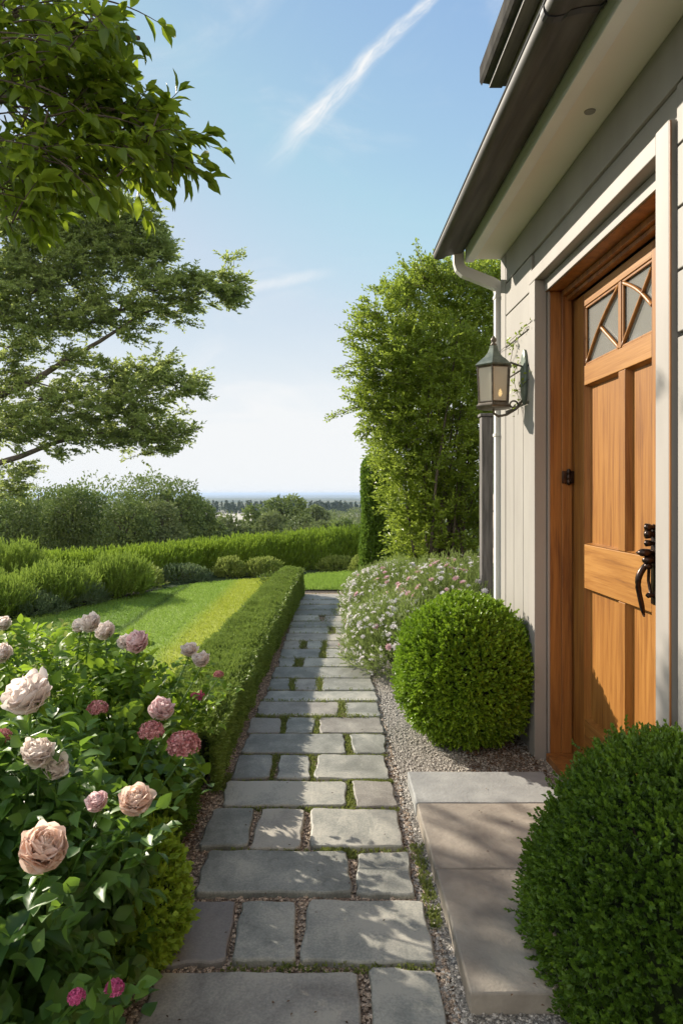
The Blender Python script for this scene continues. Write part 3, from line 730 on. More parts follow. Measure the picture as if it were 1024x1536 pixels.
MB().lathe((bl[0], bl[1], 0), [(.010, 1.8365), (.010, 1.868), (.007, 1.872)], 10).build('candle_stub', M['lampframe'], lan)
MB().lathe((bl[0], bl[1], 0), [(.004, 1.8725), (.0105, 1.884), (.0095, 1.896), (.002, 1.914)], 12).build('bulb', M['bulb'], lan, True)
mb = MB()
V = []; n = 22
for xx_, sc_ in ((1.030, .86), (1.036, 1.0), (1.0475, 1.0)):
    for k in range(n):
        a = 2 * math.pi * k / n; V.append((xx_, 3.655 + .046 * sc_ * math.cos(a), 1.965 + (.155 if math.sin(a) > 0 else .14) * sc_ * math.sin(a)))
Fs = [[l * n + k, l * n + (k + 1) % n, (l + 1) * n + (k + 1) % n, (l + 1) * n + k] for l in range(2) for k in range(n)] + [list(range(n))[::-1], list(range(2 * n, 3 * n))]
V = [(x + .014, y, z) for x, y, z in V]
mb.poly(V, Fs); mb.build('backplate', M['verdigris'], lan)
mb = MB()
mb.tube([(lc[0], lc[1], 1.807), (lc[0], lc[1], 1.785), (.93, 3.705, 1.768), (.97, 3.69, 1.775), (1.01, 3.675, 1.80), (1.05, 3.665, 1.85)], .007, 8)
sp = [(1.0 + .026 * (1 - t / 9) * math.cos(t), 3.668, 1.825 + .026 * (1 - t / 9) * math.sin(t)) for t in np.linspace(-1.5, 6.5, 26)]
mb.tube(sp, .005, 6)
mb.build('bracket', M['lampframe'], lan, True); mb = MB()
mb.tube([(lc[0] + .02, lc[1] - .004, 2.02), (.99, 3.68, 2.055), (1.05, 3.663, 2.03)], .006, 8)
mb.build('bracket', M['lampframe'], lan, True)

# vine tendrils on the wall by the lantern
vn = empty('wall_vine', (1.05, 3.7, 1.9), 'thin bare vine tendrils with a few small leaves, clinging to the wall behind the lantern', 'vine')
mb = MB(); LP_ = []
def wpt(px, py, off=.01): 
    X_ = HX - off; Yv = X_ * 1024 / (px - 490); return (X_, Yv, H - (py - 740) * Yv / 1024)
for path in ([(747, 530), (765, 512), (785, 492), (797, 480)], [(765, 545), (768, 525), (774, 507)], [(770, 590), (785, 578), (796, 563)], [(772, 545), (771, 575), (778, 600), (776, 622)], [(769, 560), (776, 548), (784, 538)]):
    pts = [wpt(a, b, .008 + .012 * (k % 2)) for k, (a, b) in enumerate(path)]
    fine = [tuple(np.array(pts[k]) * (1 - t) + np.array(pts[k + 1]) * t + np.array([0, .004 * math.sin(5 * t + k), .004 * math.cos(4 * t)])) for k in range(len(pts) - 1) for t in (0, .33, .66)] + [pts[-1]]
    mb.tube(fine, .0016, 5); LP_ += fine[2:]
mb.build('stem', M['bark'], vn, True)
LPa = np.array(LP_)[rng.integers(0, len(LP_), 70)] + rng.normal(0, .012, (70, 3)) * [.6, 1, 1]; LPa[:, 0] = np.clip(LPa[:, 0] - .012, .98, 1.056)
mb = MB(); leaves(mb, LPa, np.column_stack([rng.normal(-.3, .4, 70), rng.normal(0, 1, 70), rng.normal(-.4, .7, 70)]), rdir(70), .026, .014)
mb.build('foliage', F['shrub'], vn)

# post and stone pier behind the corner
pt = empty('wooden_post', (1.215, 5.2, 0), 'tall weathered grey wooden post beyond the corner of the house, below the lantern', 'post')
MB().box(1.17, 5.16, -.02, 1.255, 5.245, 1.93, .006).build('shaft', M['post'], pt)
MB().box(1.158, 5.148, 1.932, 1.267, 5.257, 1.955, .005).build('post_cap', M['post'], pt)
pr = MB()
for k in range(9):
    z = k * .15
    w = random.uniform(.0, .02)
    pr.box(1.40 - w, 5.70, z, 1.62 + w, 5.98 + w, z + .143, .012, random.random()); pr.box(1.63, 5.71 - w, z, 1.95, 5.97, z + .143, .012, random.random())
o = pr.build('stone_pier', M['pier']); tag(o, 'rough tan stone pier between the wooden post and the house corner', 'pier')

# ------------------------------------------------------------------ plants
def stems_from(mb, base, pts, r0, r1, n=5, sag=.1):
    for p in pts:
        p = np.array(p); b = np.array(base) + rng.normal(0, .02, 3) * [1, 1, 0]
        mid = b * .5 + p * .5 + [0, 0, sag * np.linalg.norm(p - b)] + rng.normal(0, .03, 3) * np.linalg.norm(p - b)
        pts_ = [b * (1 - t) ** 2 + 2 * mid * t * (1 - t) + p * t * t for t in np.linspace(0, 1, 7)]
        mb.tube(pts_, np.linspace(r0, r1, 7), n)

def clipped_ball(name, c, rad, nsp, L, W, SL, material, label, cat, core=.9, k=9, up=.35, amp=.045, group=None, zmin=.02, depth=.10):
    e = empty(name, (c[0], c[1], 0), label, cat, group)
    mb = MB(); P, N = shell(c, rad, nsp, depth, amp, zmin, 2.4, c[0] * 7)
    P = P + N * (.011 * lump((P - np.array(c)) * 62))[:, None]; fl = rng.random(len(P)) < .03; P = P + N * (fl * rng.uniform(.01, .03, len(P)))[:, None]
    A = N + np.array([0, 0, up]) + rng.normal(0, .28, (len(P), 3))
    sprigs(mb, P - N * SL * .6, A, k, SL * rng.uniform(.6, 1.35, len(P)), L, W, .85)
    P, N = shell(np.array(c), np.array(rad) * core, nsp // 3, .15, amp, zmin, 2.4, c[0] * 7)
    sprigs(mb, P, N + rng.normal(0, .4, (len(P), 3)), 6, SL, L * 1.2, W * 1.2, 1.)
    mb.build('foliage', material, e)
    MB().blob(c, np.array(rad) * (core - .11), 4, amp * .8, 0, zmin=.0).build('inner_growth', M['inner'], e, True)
    mb = MB(); mb.tube([(c[0], c[1], -.02), (c[0] + .01, c[1], c[2])], [.025, .018], 8)
    P, N = shell(c, np.array(rad) * .88, 60, .1, .02, zmin)
    stems_from(mb, (c[0], c[1], .03), P, .008, .003, 4)
    mb.build('stem', M['bark'], e); return e

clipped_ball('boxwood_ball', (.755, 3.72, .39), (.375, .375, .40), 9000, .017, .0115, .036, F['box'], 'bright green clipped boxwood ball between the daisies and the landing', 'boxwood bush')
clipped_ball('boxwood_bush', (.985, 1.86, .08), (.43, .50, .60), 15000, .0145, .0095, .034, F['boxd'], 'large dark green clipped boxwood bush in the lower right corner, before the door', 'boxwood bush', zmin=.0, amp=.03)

def cone_fill(): pass
# low clipped hedge along the path
hx = lambda y: np.interp(y, [2.2, 3, 5, 9.1], [-.53, -.52, -.475, -.325])
hw = lambda y: np.interp(y, [2.2, 5, 9.1], [.42, .38, .25])
hh = lambda y: np.interp(y, [2.2, 3, 4.4, 9.1], [.30, .27, .265, .355])
he = empty('low_hedge', (-.5, 5.5, 0), 'long low box hedge clipped square along the left edge of the stone path', 'hedge')
mb = MB(); n = 30000
y = 3.05 + 6.0 * rng.random(n) ** 1.15; which = rng.random(n)
top = which < .52; side = (which >= .52) & (which < .86); lft = (which >= .86) & (which < .97); end = which >= .97
u = rng.random(n); x = np.where(top, hx(y) - hw(y) * u, np.where(side | end, hx(y) - end * hw(y) * u, hx(y) - hw(y)))
z = np.where(top, hh(y), hh(y) * (.04 + .96 * rng.random(n)))
y = np.where(end, 9.06, y)
N = np.zeros((n, 3)); N[top, 2] = 1; N[side, 0] = 1; N[lft, 0] = -1; N[end, 1] = 1
bump_ = .022 * lump(np.column_stack([x * 7, y * 5, z * 7])) + (rng.random(n) < .03) * rng.uniform(.0, .03, n)
P = np.column_stack([x, y, z]) + N * bump_[:, None]
P[:, 2] = np.minimum(P[:, 2], hh(P[:, 1]) + .03 * np.abs(bump_) * 10 * .1 + .02)
P[:, 2] -= .02 * (np.abs(u - .5) > .45) * top
sprigs(mb, P - N * .012, N + np.array([0, 0, .35]) + rng.normal(0, .35, (n, 3)), 6, .032, .021, .0085, .9)
n2 = 7000
y = rng.uniform(3.0, 9.0, n2); P = np.column_stack([hx(y) - hw(y) * (.08 + .84 * rng.random(n2)), y, hh(y) * rng.uniform(.1, .88, n2)])
sprigs(mb, P, rdir(n2), 6, .04, .024, .014, 1.2)
mb.build('foliage', F['hedge'], he)
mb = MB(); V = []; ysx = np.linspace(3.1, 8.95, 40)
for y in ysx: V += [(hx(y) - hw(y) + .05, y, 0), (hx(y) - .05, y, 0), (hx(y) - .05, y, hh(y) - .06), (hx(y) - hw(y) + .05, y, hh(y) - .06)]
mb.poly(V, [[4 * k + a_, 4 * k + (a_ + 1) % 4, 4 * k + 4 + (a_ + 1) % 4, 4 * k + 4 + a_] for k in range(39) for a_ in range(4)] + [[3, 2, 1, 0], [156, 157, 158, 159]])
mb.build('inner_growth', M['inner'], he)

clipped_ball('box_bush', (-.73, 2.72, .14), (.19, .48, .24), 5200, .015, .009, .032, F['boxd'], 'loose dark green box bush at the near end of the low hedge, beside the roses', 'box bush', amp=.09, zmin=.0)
clipped_ball('lime_shrub', (-.57, 1.99, .17), (.155, .19, .21), 1500, .021, .015, .035, F['lime'], 'small yellow-green leafy shrub under the roses at the path edge', 'shrub', amp=.08, zmin=0, k=7)

# ---- roses
def petal(c, ax, az, tilt, w, l, curl, mb, r, cup=.55):
    """one cupped petal: base at c, leaning tilt from the axis, at azimuth az"""
    ax = np.array(ax); ref = np.array([0, 0, 1.]) if abs(ax[2]) < .9 else np.array([1., 0, 0])
    e1 = np.cross(ax, ref); e1 /= np.linalg.norm(e1); e2 = np.cross(ax, e1)
    o = e1 * math.cos(az) + e2 * math.sin(az); s = -e1 * math.sin(az) + e2 * math.cos(az)
    nu, nv = 6, 6; V = []; ph = random.uniform(0, 6)
    for iv in range(nv + 1):
        v = iv / nv
        th = tilt * (.25 + .75 * v) + curl * max(0, v - .62) * 2.2
        # integrate outward/upward position
        rr = l * (math.sin(tilt * .6) * v + (curl * .22 * max(0, v - .62)) + .12 * v * (1 - v))
        hh_ = l * (math.cos(tilt * .6) * v - .25 * abs(curl) * max(0, v - .62) ** 1.3)
        wid = w * (math.sin(math.pi * min(1, v * .62 + .12)) ** .8) * (1 if v < .85 else (1 - (v - .85) * 1.9))
        for iu in range(nu + 1):
            u_ = (iu / nu - .5) * 2
            wave = .085 * l * math.sin(3.6 * u_ + ph) * v * v + random.uniform(-.03, .03) * l * v * v
            V.append(np.array(c) + ax * (hh_ - .10 * l * u_ * u_ * v + wave) + o * (rr - cup * w * .5 * u_ * u_) + s * (wid * u_ * .5))
    Fq = [[a * (nu + 1) + b, a * (nu + 1) + b + 1, (a + 1) * (nu + 1) + b + 1, (a + 1) * (nu + 1) + b] for a in range(nv) for b in range(nu)]
    mb.add(np.array(V), np.array(Fq), r)
def rose(c, rad, ax, material, parent, label=None, openness=1.0):
    ax = np.array(ax, float); ax /= np.linalg.norm(ax); mb = MB(); c = np.array(c) - ax * rad * .55
    for ring, (n_, tilt, l, w, curl) in enumerate(((5, 1.5, 1.22, 1.75, 1.1), (6, 1.12, 1.28, 1.6, .8), (5, .80, 1.24, 1.4, .45), (5, .50, 1.14, 1.15, .15), (4, .28, 1.05, .85, -.15), (3, .12, 1.0, .55, -.1))):
        for k in range(n_):
            az = 2 * math.pi * (k + .37 * ring) / n_ + random.uniform(-.25, .25)
            petal(c + ax * rad * .03 * ring, ax, az, tilt * openness * random.uniform(.9, 1.12), w * rad * random.uniform(.9, 1.1), l * rad * random.uniform(.9, 1.08), curl * random.uniform(.4, 1.3), mb, random.random() * .5 + .07 * ring)
    mb.blob(c + ax * rad * .62, (rad * .42, rad * .42, rad * .42), 3, .16, random.uniform(0, 9), .6)
    o = mb.build('rose_bloom', material, parent, True)
    if label: o['label'] = label
    g = MB(); a3 = c - ax * rad * .02
    g.blob(a3, (rad * .2,) * 3, 2, .05)
    leaves(g, np.tile(a3, (5, 1)), rdir(5) + ax * .2, np.tile(ax, (5, 1)), rad * .8, rad * .25)
    g.build('sepal', F['rose'], o)
    return o
def umbel(c, rad, material, parent, label=None, n=210):
    mb = MB(); d = rdir(n); d[:, 2] = np.abs(d[:, 2]) * 1.1 - .35; d = unit(d)
    P = np.array(c) + d * rad * [1, 1, .8] * rng.uniform(.82, 1.03, (n, 1))
    for q in range(5):
        t = unit(np.cross(d, rdir(n)) + d * .45); leaves(mb, P, t, d, rad * .24, rad * .17)
    mb.blob(c, (rad * .7, rad * .7, rad * .55), 2, .1)
    o = mb.build('flower_head', material, parent)
    if label: o['label'] = label
    return o

blooms_near = [(66, 1272, 40, 1.30, 'petalpe'), (43, 1041, 38, 1.62, 'petal'), (58, 1128, 27, 1.62, 'petal'), (84, 1150, 22, 1.66, 'petal'), (204, 1200, 27, 1.46, 'petalpe'), (146, 1202, 17, 1.50, 'petalp')]
blooms_far = [(242, 1063, 20, 2.22, 'petalp'), (206, 963, 20, 2.5, 'petalp'), (190, 962, 14, 2.54, 'petal'), (136, 934, 17, 2.75, 'petal'), (120, 938, 13, 2.8, 'petal'), (158, 946, 16, 2.62, 'petal'), (302, 989, 14, 2.75, 'petal'), (284, 974, 13, 2.8, 'petal'), (3, 980, 18, 2.1, 'petal'), (6, 935, 13, 2.9, 'petal')]
umb_near = [(275, 1118, 23, 2.02, 'dusty'), (227, 1097, 17, 2.05, 'dusty'), (115, 1495, 12, 1.28, 'magenta'), (172, 1482, 13, 1.36, 'magenta'), (3, 1105, 13, 1.7, 'dusty')]
umb_far = [(147, 1063, 14, 2.2, 'dusty'), (302, 1044, 9, 2.85, 'magenta'), (292, 1044, 6, 2.85, 'magenta'), (328, 1012, 7, 3.05, 'dusty'), (195, 1003, 6, 2.7, 'magenta')]
def clear(P, blooms, f=.98):
    k = np.ones(len(P), bool)
    cam = np.array([0, 0, H])
    for px, py, r, Yb, _ in blooms:
        b = np.array(world(px, py, Yb)); rr = r * Yb / 1024
        for s in (0., .04, .09): k &= np.linalg.norm(P - (b + (cam - b) * s), axis=1) > rr * f
    return k
ALLB = blooms_near + blooms_far + umb_near + umb_far

def broadleaf(name, origin, blobs, blooms, umbels, material, L, W, label, cat, nleaf, stemn=60, group=None, clearb=True, tpl=LEAF_B):
    e = empty(name, origin, label, cat, group); mb = MB()
    for (c, rad, frac) in blobs:
        n = int(nleaf * frac)
        P, N = shell(c, rad, int(n / 5), .42, .16, .02, 2.6, c[0] * 3 + c[1])
        A = N * .9 + np.array([0, 0, .5]) + rng.normal(0, .35, (len(P), 3))
        # each sprig: five broad leaves drooping outward round the shoot
        k = 5; idx = np.repeat(np.arange(len(P)), k); a = unit(A)[idx]
        perp = unit(np.cross(a, rdir(len(idx)))); t = np.tile(np.linspace(0, 1, k), len(P))
        p = P[idx] + a * (t * L * .9)[:, None]
        d = perp * (1.1 - .5 * t)[:, None] + a * (.15 + .6 * t)[:, None] + np.array([0, 0, -.25]) * (1 - t)[:, None]
        Nn = a + np.array([0, 0, .5]) + rng.normal(0, .3, (len(idx), 3))
        sz = rng.uniform(.6, 1.2, len(idx))
        rr = np.clip(rng.random(len(P))[idx] * .5 + .45 * t * rng.random(len(idx)) + .08, 0, 1)
        m_ = clear(p, ALLB) if clearb else np.ones(len(p), bool)
        m_ &= p[:, 2] > .015
        leaves(mb, p[m_], d[m_], Nn[m_], (L * sz)[m_], (W * sz)[m_], tpl, rr[m_])
    for px, py, r, Yb, mt in blooms + umbels:   # leaves gathered round the shoot under each bloom
        b = np.array(world(px, py, Yb)); rr = r * Yb / 1024; k = 26
        P = b + np.column_stack([rng.normal(0, .035, k), rng.normal(.03, .03, k), -rr * .9 - rng.random(k) * .13])
        leaves(mb, P, np.column_stack([rng.normal(0, 1, (k, 2)), rng.normal(.1, .35, k)]), np.array([0, 0, 1.]) + rng.normal(0, .45, (k, 3)), L * rng.uniform(.6, 1., k), W * .8, tpl)
    mb.build('foliage', material, e, True)
    mb = MB()
    for (c, rad, frac) in blobs:
        P, N = shell(c, np.array(rad) * .92, int(stemn * frac), .3, .1, .05)
        stems_from(mb, (c[0], c[1], -.01), P, .006, .0025, 5)
    for px, py, r, Yb, mt in blooms + umbels:
        b = np.array(world(px, py, Yb)); rr = r * Yb / 1024
        c = min(blobs, key=lambda q: np.linalg.norm(np.array(q[0]) - b))[0]
        root = b * .35 + np.array([c[0], c[1], .1]) * .65
        pts = [root, root * .5 + b * .5 + [0, 0, -.02], b - [0, -.01, rr * .8], b - [0, 0, rr * .45]]
        mb.tube(pts, [.004, .003, .0025, .002], 6)
    mb.build('stem', F['rosed'], e)
    for px, py, r, Yb, mt in blooms:
        b = world(px, py, Yb)
        rose(b, r * Yb / 1024 * 1.04, (random.uniform(-.5, .35), -random.uniform(.3, .6), random.uniform(.6, 1.0)), F[mt], e, {'petalp': 'pink rose bloom', 'petalpe': 'peach rose bloom', 'petal': 'creamy white rose bloom'}[mt], random.uniform(.75, 1.05))
    for px, py, r, Yb, mt in umbels:
        umbel(world(px, py, Yb), r * Yb / 1024, F[mt], e, {'dusty': 'dusty pink flower head', 'magenta': 'small magenta flower head'}[mt])
    return e
broadleaf('rose_bush', (-.85, 1.75, 0), [((-.97, 1.80, .27), (.44, .50, .44), .62), ((-.73, 1.46, .20), (.19, .26, .30), .2), ((-.77, 1.75, .40), (.24, .22, .27), .18)], blooms_near, umb_near, F['rosed'], .060, .037,
          'nearest rose bush with peach and white blooms in the lower left corner', 'rose bush', 7600, 90)
broadleaf('rose_bush', (-1.2, 2.9, 0), [((-1.10, 2.85, .34), (.50, .48, .42), .45), ((-.80, 2.55, .32), (.27, .32, .34), .25), ((-1.75, 2.9, .36), (.45, .5, .42), .3)], blooms_far, umb_far, F['rose'], .055, .036,
          'second rose bush with pink and white blooms, between the nearest rose bush and the lawn', 'rose bush', 8000, 90)
broadleaf('viburnum', (-1.5, 3.55, 0), [((-1.45, 3.5, .28), (.3, .3, .38), .5), ((-2.1, 3.7, .25), (.4, .4, .34), .5)], [], [], F['border'], .05, .033,
          'pale green broadleaf shrub just behind the rose bushes, left of the lawn', 'shrub', 2400, 30, clearb=False)

# ---- overhanging tree (near, upper left)
ot = empty('overhanging_tree', (-3.4, 4.6, 0), 'broad-leaved tree whose leafy branch hangs into the upper left corner', 'tree')
mb = MB()
mb.tube([(-3.4, 4.6, -.05), (-3.38, 4.55, .8), (-3.3, 4.45, 1.8), (-3.1, 4.3, 2.6), (-2.8, 4.1, 3.3), (-2.6, 3.9, 3.9)], [.16, .13, .12, .10, .08, .05], 10)
limbs = [[(-3.1, 4.3, 2.6), (-2.4, 3.7, 2.95), (-1.8, 3.1, 3.05), (-1.25, 2.75, 2.95), (-.75, 2.6, 2.80)],
         [(-2.4, 3.7, 2.95), (-1.8, 3.0, 3.3), (-1.2, 2.7, 3.25), (-.7, 2.55, 3.05)], [(-1.8, 3.1, 3.05), (-1.5, 2.7, 2.8), (-1.2, 2.5, 2.55)],
         [(-3.2, 4.4, 2.2), (-3.5, 5.2, 3.0), (-3.9, 5.9, 3.5)], [(-2.8, 4.1, 3.3), (-2.2, 3.2, 3.7), (-1.3, 2.6, 3.6)]]
for l in limbs: mb.tube(l, np.linspace(.035, .008, len(l)), 7)
nearblobs = [  # px, py, r px, r py, Y, share
 (20, 60, 75, 85, 2.55, 2.2), (75, 130, 75, 80, 2.6, 2.4), (140, 165, 62, 58, 2.65, 1.9), (195, 195, 52, 46, 2.6, 1.2), (232, 222, 40, 34, 2.6, .8), (20, 250, 62, 62, 2.6, 1.7), (95, 235, 50, 45, 2.6, 1.2),
 (160, 25, 34, 24, 2.5, .3), (30, 310, 40, 34, 2.6, .7), (-60, 150, 90, 170, 2.8, 2), (200, 245, 34, 26, 2.6, .5), (100, 60, 55, 40, 2.6, .9)]
lm = MB(); twig = MB()
def leafy_twig(p0, p1, nl, L, W, droop=.3):
    p0, p1 = np.array(p0), np.array(p1); v = p1 - p0; ln = np.linalg.norm(v)
    side = unit(np.cross(v, np.array([0, 0, 1.]) + rng.normal(0, .3, 3)))
    pts = [p0 + v * t + np.array([0, 0, .06 * ln * math.sin(3 * t)]) for t in np.linspace(0, 1, 6)]
    twig.tube(pts, np.linspace(.0035, .0012, 6), 5)
    t = np.concatenate([np.linspace(.25, .92, nl - 3), [1, 1, 1]]); P = p0 + v * t[:, None] + np.array([0, 0, .06 * ln]) * np.sin(3 * t)[:, None]
    s = np.where(np.arange(nl) % 2, 1, -1)[:, None]
    d = unit(v)[None] * (.45 + .5 * t[:, None]) + side[None] * s * (1.0 - .55 * t[:, None]) + rng.normal(0, .25, (nl, 3)) + np.array([0, 0, -droop])
    N = np.array([0, 0, 1.]) + rng.normal(0, .45, (nl, 3))
    leaves(lm, P, d, N, L * rng.uniform(.65, 1.15, nl), W * rng.uniform(.8, 1.15, nl), LEAF_B, rng.random() * .5 + rng.random(nl) * .5)
for px, py, rx, ry, Yb, sh in nearblobs:
    for q in range(int(26 * sh)):
        a = rng.normal(size=3); a /= np.linalg.norm(a); a *= rng.random() ** .4
        c = np.array(world(px + a[0] * rx, py + a[2] * ry, Yb + a[1] * .35))
        v = np.array([.09, -.02, -.02]) + rng.normal(0, .055, 3)
        leafy_twig(c - v * .5, c + v, 7, .088, .036, .35)
for (a, b, c, d) in ((150, 150, 196, 92), (215, 205, 268, 138), (225, 225, 300, 208), (240, 240, 297, 262), (205, 250, 248, 285), (120, 70, 180, 22), (110, 60, 165, 62), (30, 300, 60, 352), (170, 120, 225, 148), (5, 320, 22, 352), (95, 40, 128, 5)):
    leafy_twig(world(a, b, 2.6), world(c, d, 2.58), 9, .085, .031, .1)
# rest of the crown outside the picture, left clump added to shade the path
for c0, rr_ in (((-3.95, 6.05, 3.5), (.72, 1.05, .42)), ((-3.0, 4.6, 3.9), (.7, .7, .5)), ((-2.3, 3.4, 3.7), (.6, .5, .45)), ((-1.4, 2.5, 3.7), (.6, .5, .3))):
    for q in range(150 if c0[0] > -3.5 else 760):
        a = rdir(1)[0] * rng.random() ** .4; c = np.array(c0) + a * np.array(rr_); leafy_twig(c, c + rng.normal(0, .09, 3), 7, .08, .034, .3)
mb.build('trunk', M['bark'], ot, True)
lm.build('foliage', F['near'], ot, True); twig.build('twig', M['bark'], ot)

# ---- fine-leaved tree, mid distance left
def pad_tree(name, label, Yt, pads, limbs, material, leafL, leafW, per, group=None, bark='barkp', base=None, depth=.5):
    e = empty(name, base, label, 'tree', group); lm = MB(); bm_ = MB()
    for l in limbs:
        bm_.tube(l[0], l[1], 8)
    allc = []
    for (px, py, rx, ry, *dy) in pads:
        Yp = Yt + (dy[0] if dy else 0); s = Yp / 1024
        c = np.array(world(px, py, Yp)); rad = np.array([rx * s, max(rx, ry) * s * .8, ry * s])
        ncl = max(5, int(per * rx * ry / 1000))
        d = rdir(ncl) * (rng.random((ncl, 1)) ** .4); C = c + d * rad * np.where(rng.random((ncl, 1)) < .22, 1.35, 1.); allc.append((c, C))
        sprays(lm, bm_, C, c - np.array([.8 * rad[0], 0, .3 * rad[2]]), 5, 15, .062 * Yt / 2.7, leafL, leafW, .12, .45, .0012 * Yt / 2.7, .35)
        for q in range(min(ncl, 14)):
            a = c + (C[q] - c) * -.1; p = C[q]; m2 = (a + p) / 2 + rng.normal(0, .04, 3)
            bm_.tube([a, m2, p], [.02, .012, .006], 4)
    bm_.build('trunk', M[bark], e, True); lm.build('foliage', material, e); return e
W_ = lambda px, py, Y: np.array(world(px, py, Y))
pads = [(15, 400, 70, 75), (80, 420, 70, 60), (60, 330, 70, 60, .3), (130, 310, 60, 40), (165, 345, 60, 45), (195, 385, 55, 42), (120, 380, 60, 50), (205, 345, 38, 30), (225, 375, 25, 22), (30, 285, 50, 30),
        (235, 435, 45, 24), (280, 440, 45, 24), (320, 432, 34, 24), (345, 420, 16, 26), (340, 450, 18, 16), (180, 465, 55, 25), (130, 480, 55, 22), (60, 490, 60, 22), (195, 500, 22, 14), (10, 485, 30, 40), (255, 470, 30, 14),
        (150, 570, 40, 16), (205, 560, 50, 22), (255, 575, 42, 20), (288, 585, 18, 10), (200, 600, 60, 26), (130, 610, 60, 30), (60, 600, 50, 25), (60, 640, 60, 28), (0, 560, 40, 24), (0, 640, 40, 40), (120, 655, 45, 20), (200, 640, 55, 26), (245, 655, 34, 22), (262, 640, 18, 12), (225, 680, 28, 8), (90, 680, 22, 10), (185, 665, 40, 14), (100, 540, 40, 18), (240, 545, 18, 8),
        (20, 715, 22, 14), (5, 735, 26, 12), (35, 705, 12, 8), (15, 520, 30, 16)]
YT = 27
lim = [([W_(-110, 1000, YT), W_(-100, 800, YT), W_(-85, 650, YT), W_(-60, 500, YT), W_(-20, 380, YT), W_(20, 300, YT)], [.55, .45, .38, .3, .22, .12]),
       ([W_(-85, 680, YT), W_(-10, 697, YT), W_(30, 685, YT), W_(80, 665, YT), W_(140, 650, YT), (W_(220, 645, YT))], [.24, .13, .11, .08, .05, .02]),
       ([W_(-75, 620, YT), W_(0, 592, YT), W_(50, 572, YT), W_(100, 540, YT), W_(150, 512, YT), W_(215, 470, YT), W_(300, 440, YT)], [.26, .15, .13, .105, .08, .05, .02]),
       ([W_(-60, 500, YT), W_(20, 460, YT), W_(90, 410, YT), W_(170, 360, YT), W_(205, 350, YT)], [.09, .06, .045, .025, .01]),
       ([W_(50, 572, YT), W_(110, 590, YT), W_(180, 580, YT), W_(260, 578, YT)], [.03, .025, .015, .007])]
bx, by, _ = W_(-110, 1000, YT)
lim[0][0][0][2] = -5.2
pad_tree('garden_tree', 'tall fine-leaved tree with layered branches on the left, seen against the sky', YT, pads, lim, F['mid'], .17, .09, 30, base=(bx, by, 0))

# ---- tall shrub by the house and ivy column
ts = empty('tall_shrub', (1.1, 7.4, 0), 'tall billowing green shrub with whippy shoots, behind the daisies and the lantern', 'shrub')
lm = MB(); sm = MB()
tb = [(600, 480, 60, 50, 0), (660, 460, 70, 55, .3), (720, 470, 60, 60, .5), (580, 540, 55, 50, 0), (640, 540, 75, 55, -.2), (710, 560, 60, 60, 0), (590, 600, 55, 50, 0), (650, 620, 75, 55, -.2), (720, 640, 50, 60, 0),
      (590, 660, 45, 50, 0), (640, 690, 70, 50, -.2), (700, 710, 60, 60, 0), (615, 735, 45, 50, 0), (670, 770, 70, 60, -.1), (620, 800, 35, 45, 0), (720, 790, 40, 70, .1), (640, 830, 50, 35, 0), (560, 590, 25, 40, 0), (650, 420, 50, 25, .4), (700, 430, 60, 30, .5), (760, 420, 50, 60, .8), (790, 520, 60, 90, 1.2), (780, 700, 60, 90, 1.0), (620, 640, 60, 80, .7), (690, 600, 80, 80, .8), (640, 760, 60, 80, .7), (700, 780, 70, 70, .8), (650, 520, 80, 60, .8)]
for px, py, rx, ry, dy in tb:
    Yp = 7.4 + dy; s = Yp / 1024; c = W_(px, py, Yp); rad_ = np.array([rx * s, max(rx, ry) * s * .85, ry * s])
    ncl = int(rx * ry * .032); d = rdir(ncl); C = c + d * rad_ * (rng.random((ncl, 1)) ** .3); nl = 36
    if py > 640: C = C[rng.random(len(C)) < .85]
    C = C[C[:, 2] > .1]
    sprays(lm, sm, C, c - np.array([0, 0, .5 * rad_[2]]), 4, 12, .19, .046, .024, .35, .8, .0022, .3)
def shoot(a, b, n, Lf, Wf, mbl, mbs, sag=.0, dens=1):
    a, b = np.array(a), np.array(b); v = b - a; ln = np.linalg.norm(v)
    pts = np.array([a + v * t + np.array([0, 0, sag * math.sin(math.pi * t)]) + rng.normal(0, .008, 3) for t in np.linspace(0, 1, 9)])
    mbs.tube(pts, np.linspace(.006, .002, 9), 4)
    t = rng.uniform(.05, 1, n); P = np.array([np.interp(t, np.linspace(0, 1, 9), pts[:, q]) for q in range(3)]).T + rng.normal(0, .02, (n, 3)) * (1.5 - t)[:, None]
    leaves(mbl, P, unit(v)[None] * .6 + rng.normal(0, .6, (n, 3)), rdir(n), Lf * rng.uniform(.6, 1.1, n), Wf * rng.uniform(.7, 1.1, n))
for a, b in (((600, 450), (560, 430)), ((590, 520), (512, 492)), ((580, 500), (505, 510)), ((570, 530), (500, 550)), ((560, 600), (490, 628)), ((565, 620), (512, 595)), ((600, 440), (575, 425)), ((640, 440), (628, 362)), ((650, 430), (618, 400)), ((660, 430), (645, 385)), ((690, 430), (668, 395)), ((700, 430), (690, 380)), ((610, 460), (605, 412)), ((735, 430), (728, 392)), ((560, 640), (535, 655)), ((640, 430), (600, 420)), ((580, 480), (545, 470)), ((640, 420), (640, 388)), ((560, 560), (505, 560)), ((660, 420), (655, 400)), ((575, 470), (530, 475))):
    for q in range(2): shoot(W_(*a, 7.4), W_(b[0] + random.uniform(-6, 6), b[1] + random.uniform(-6, 6), 7.3 + random.uniform(-.25, .25)), 75, .045, .022, lm, sm)
lm.build('foliage', F['shrub'], ts)
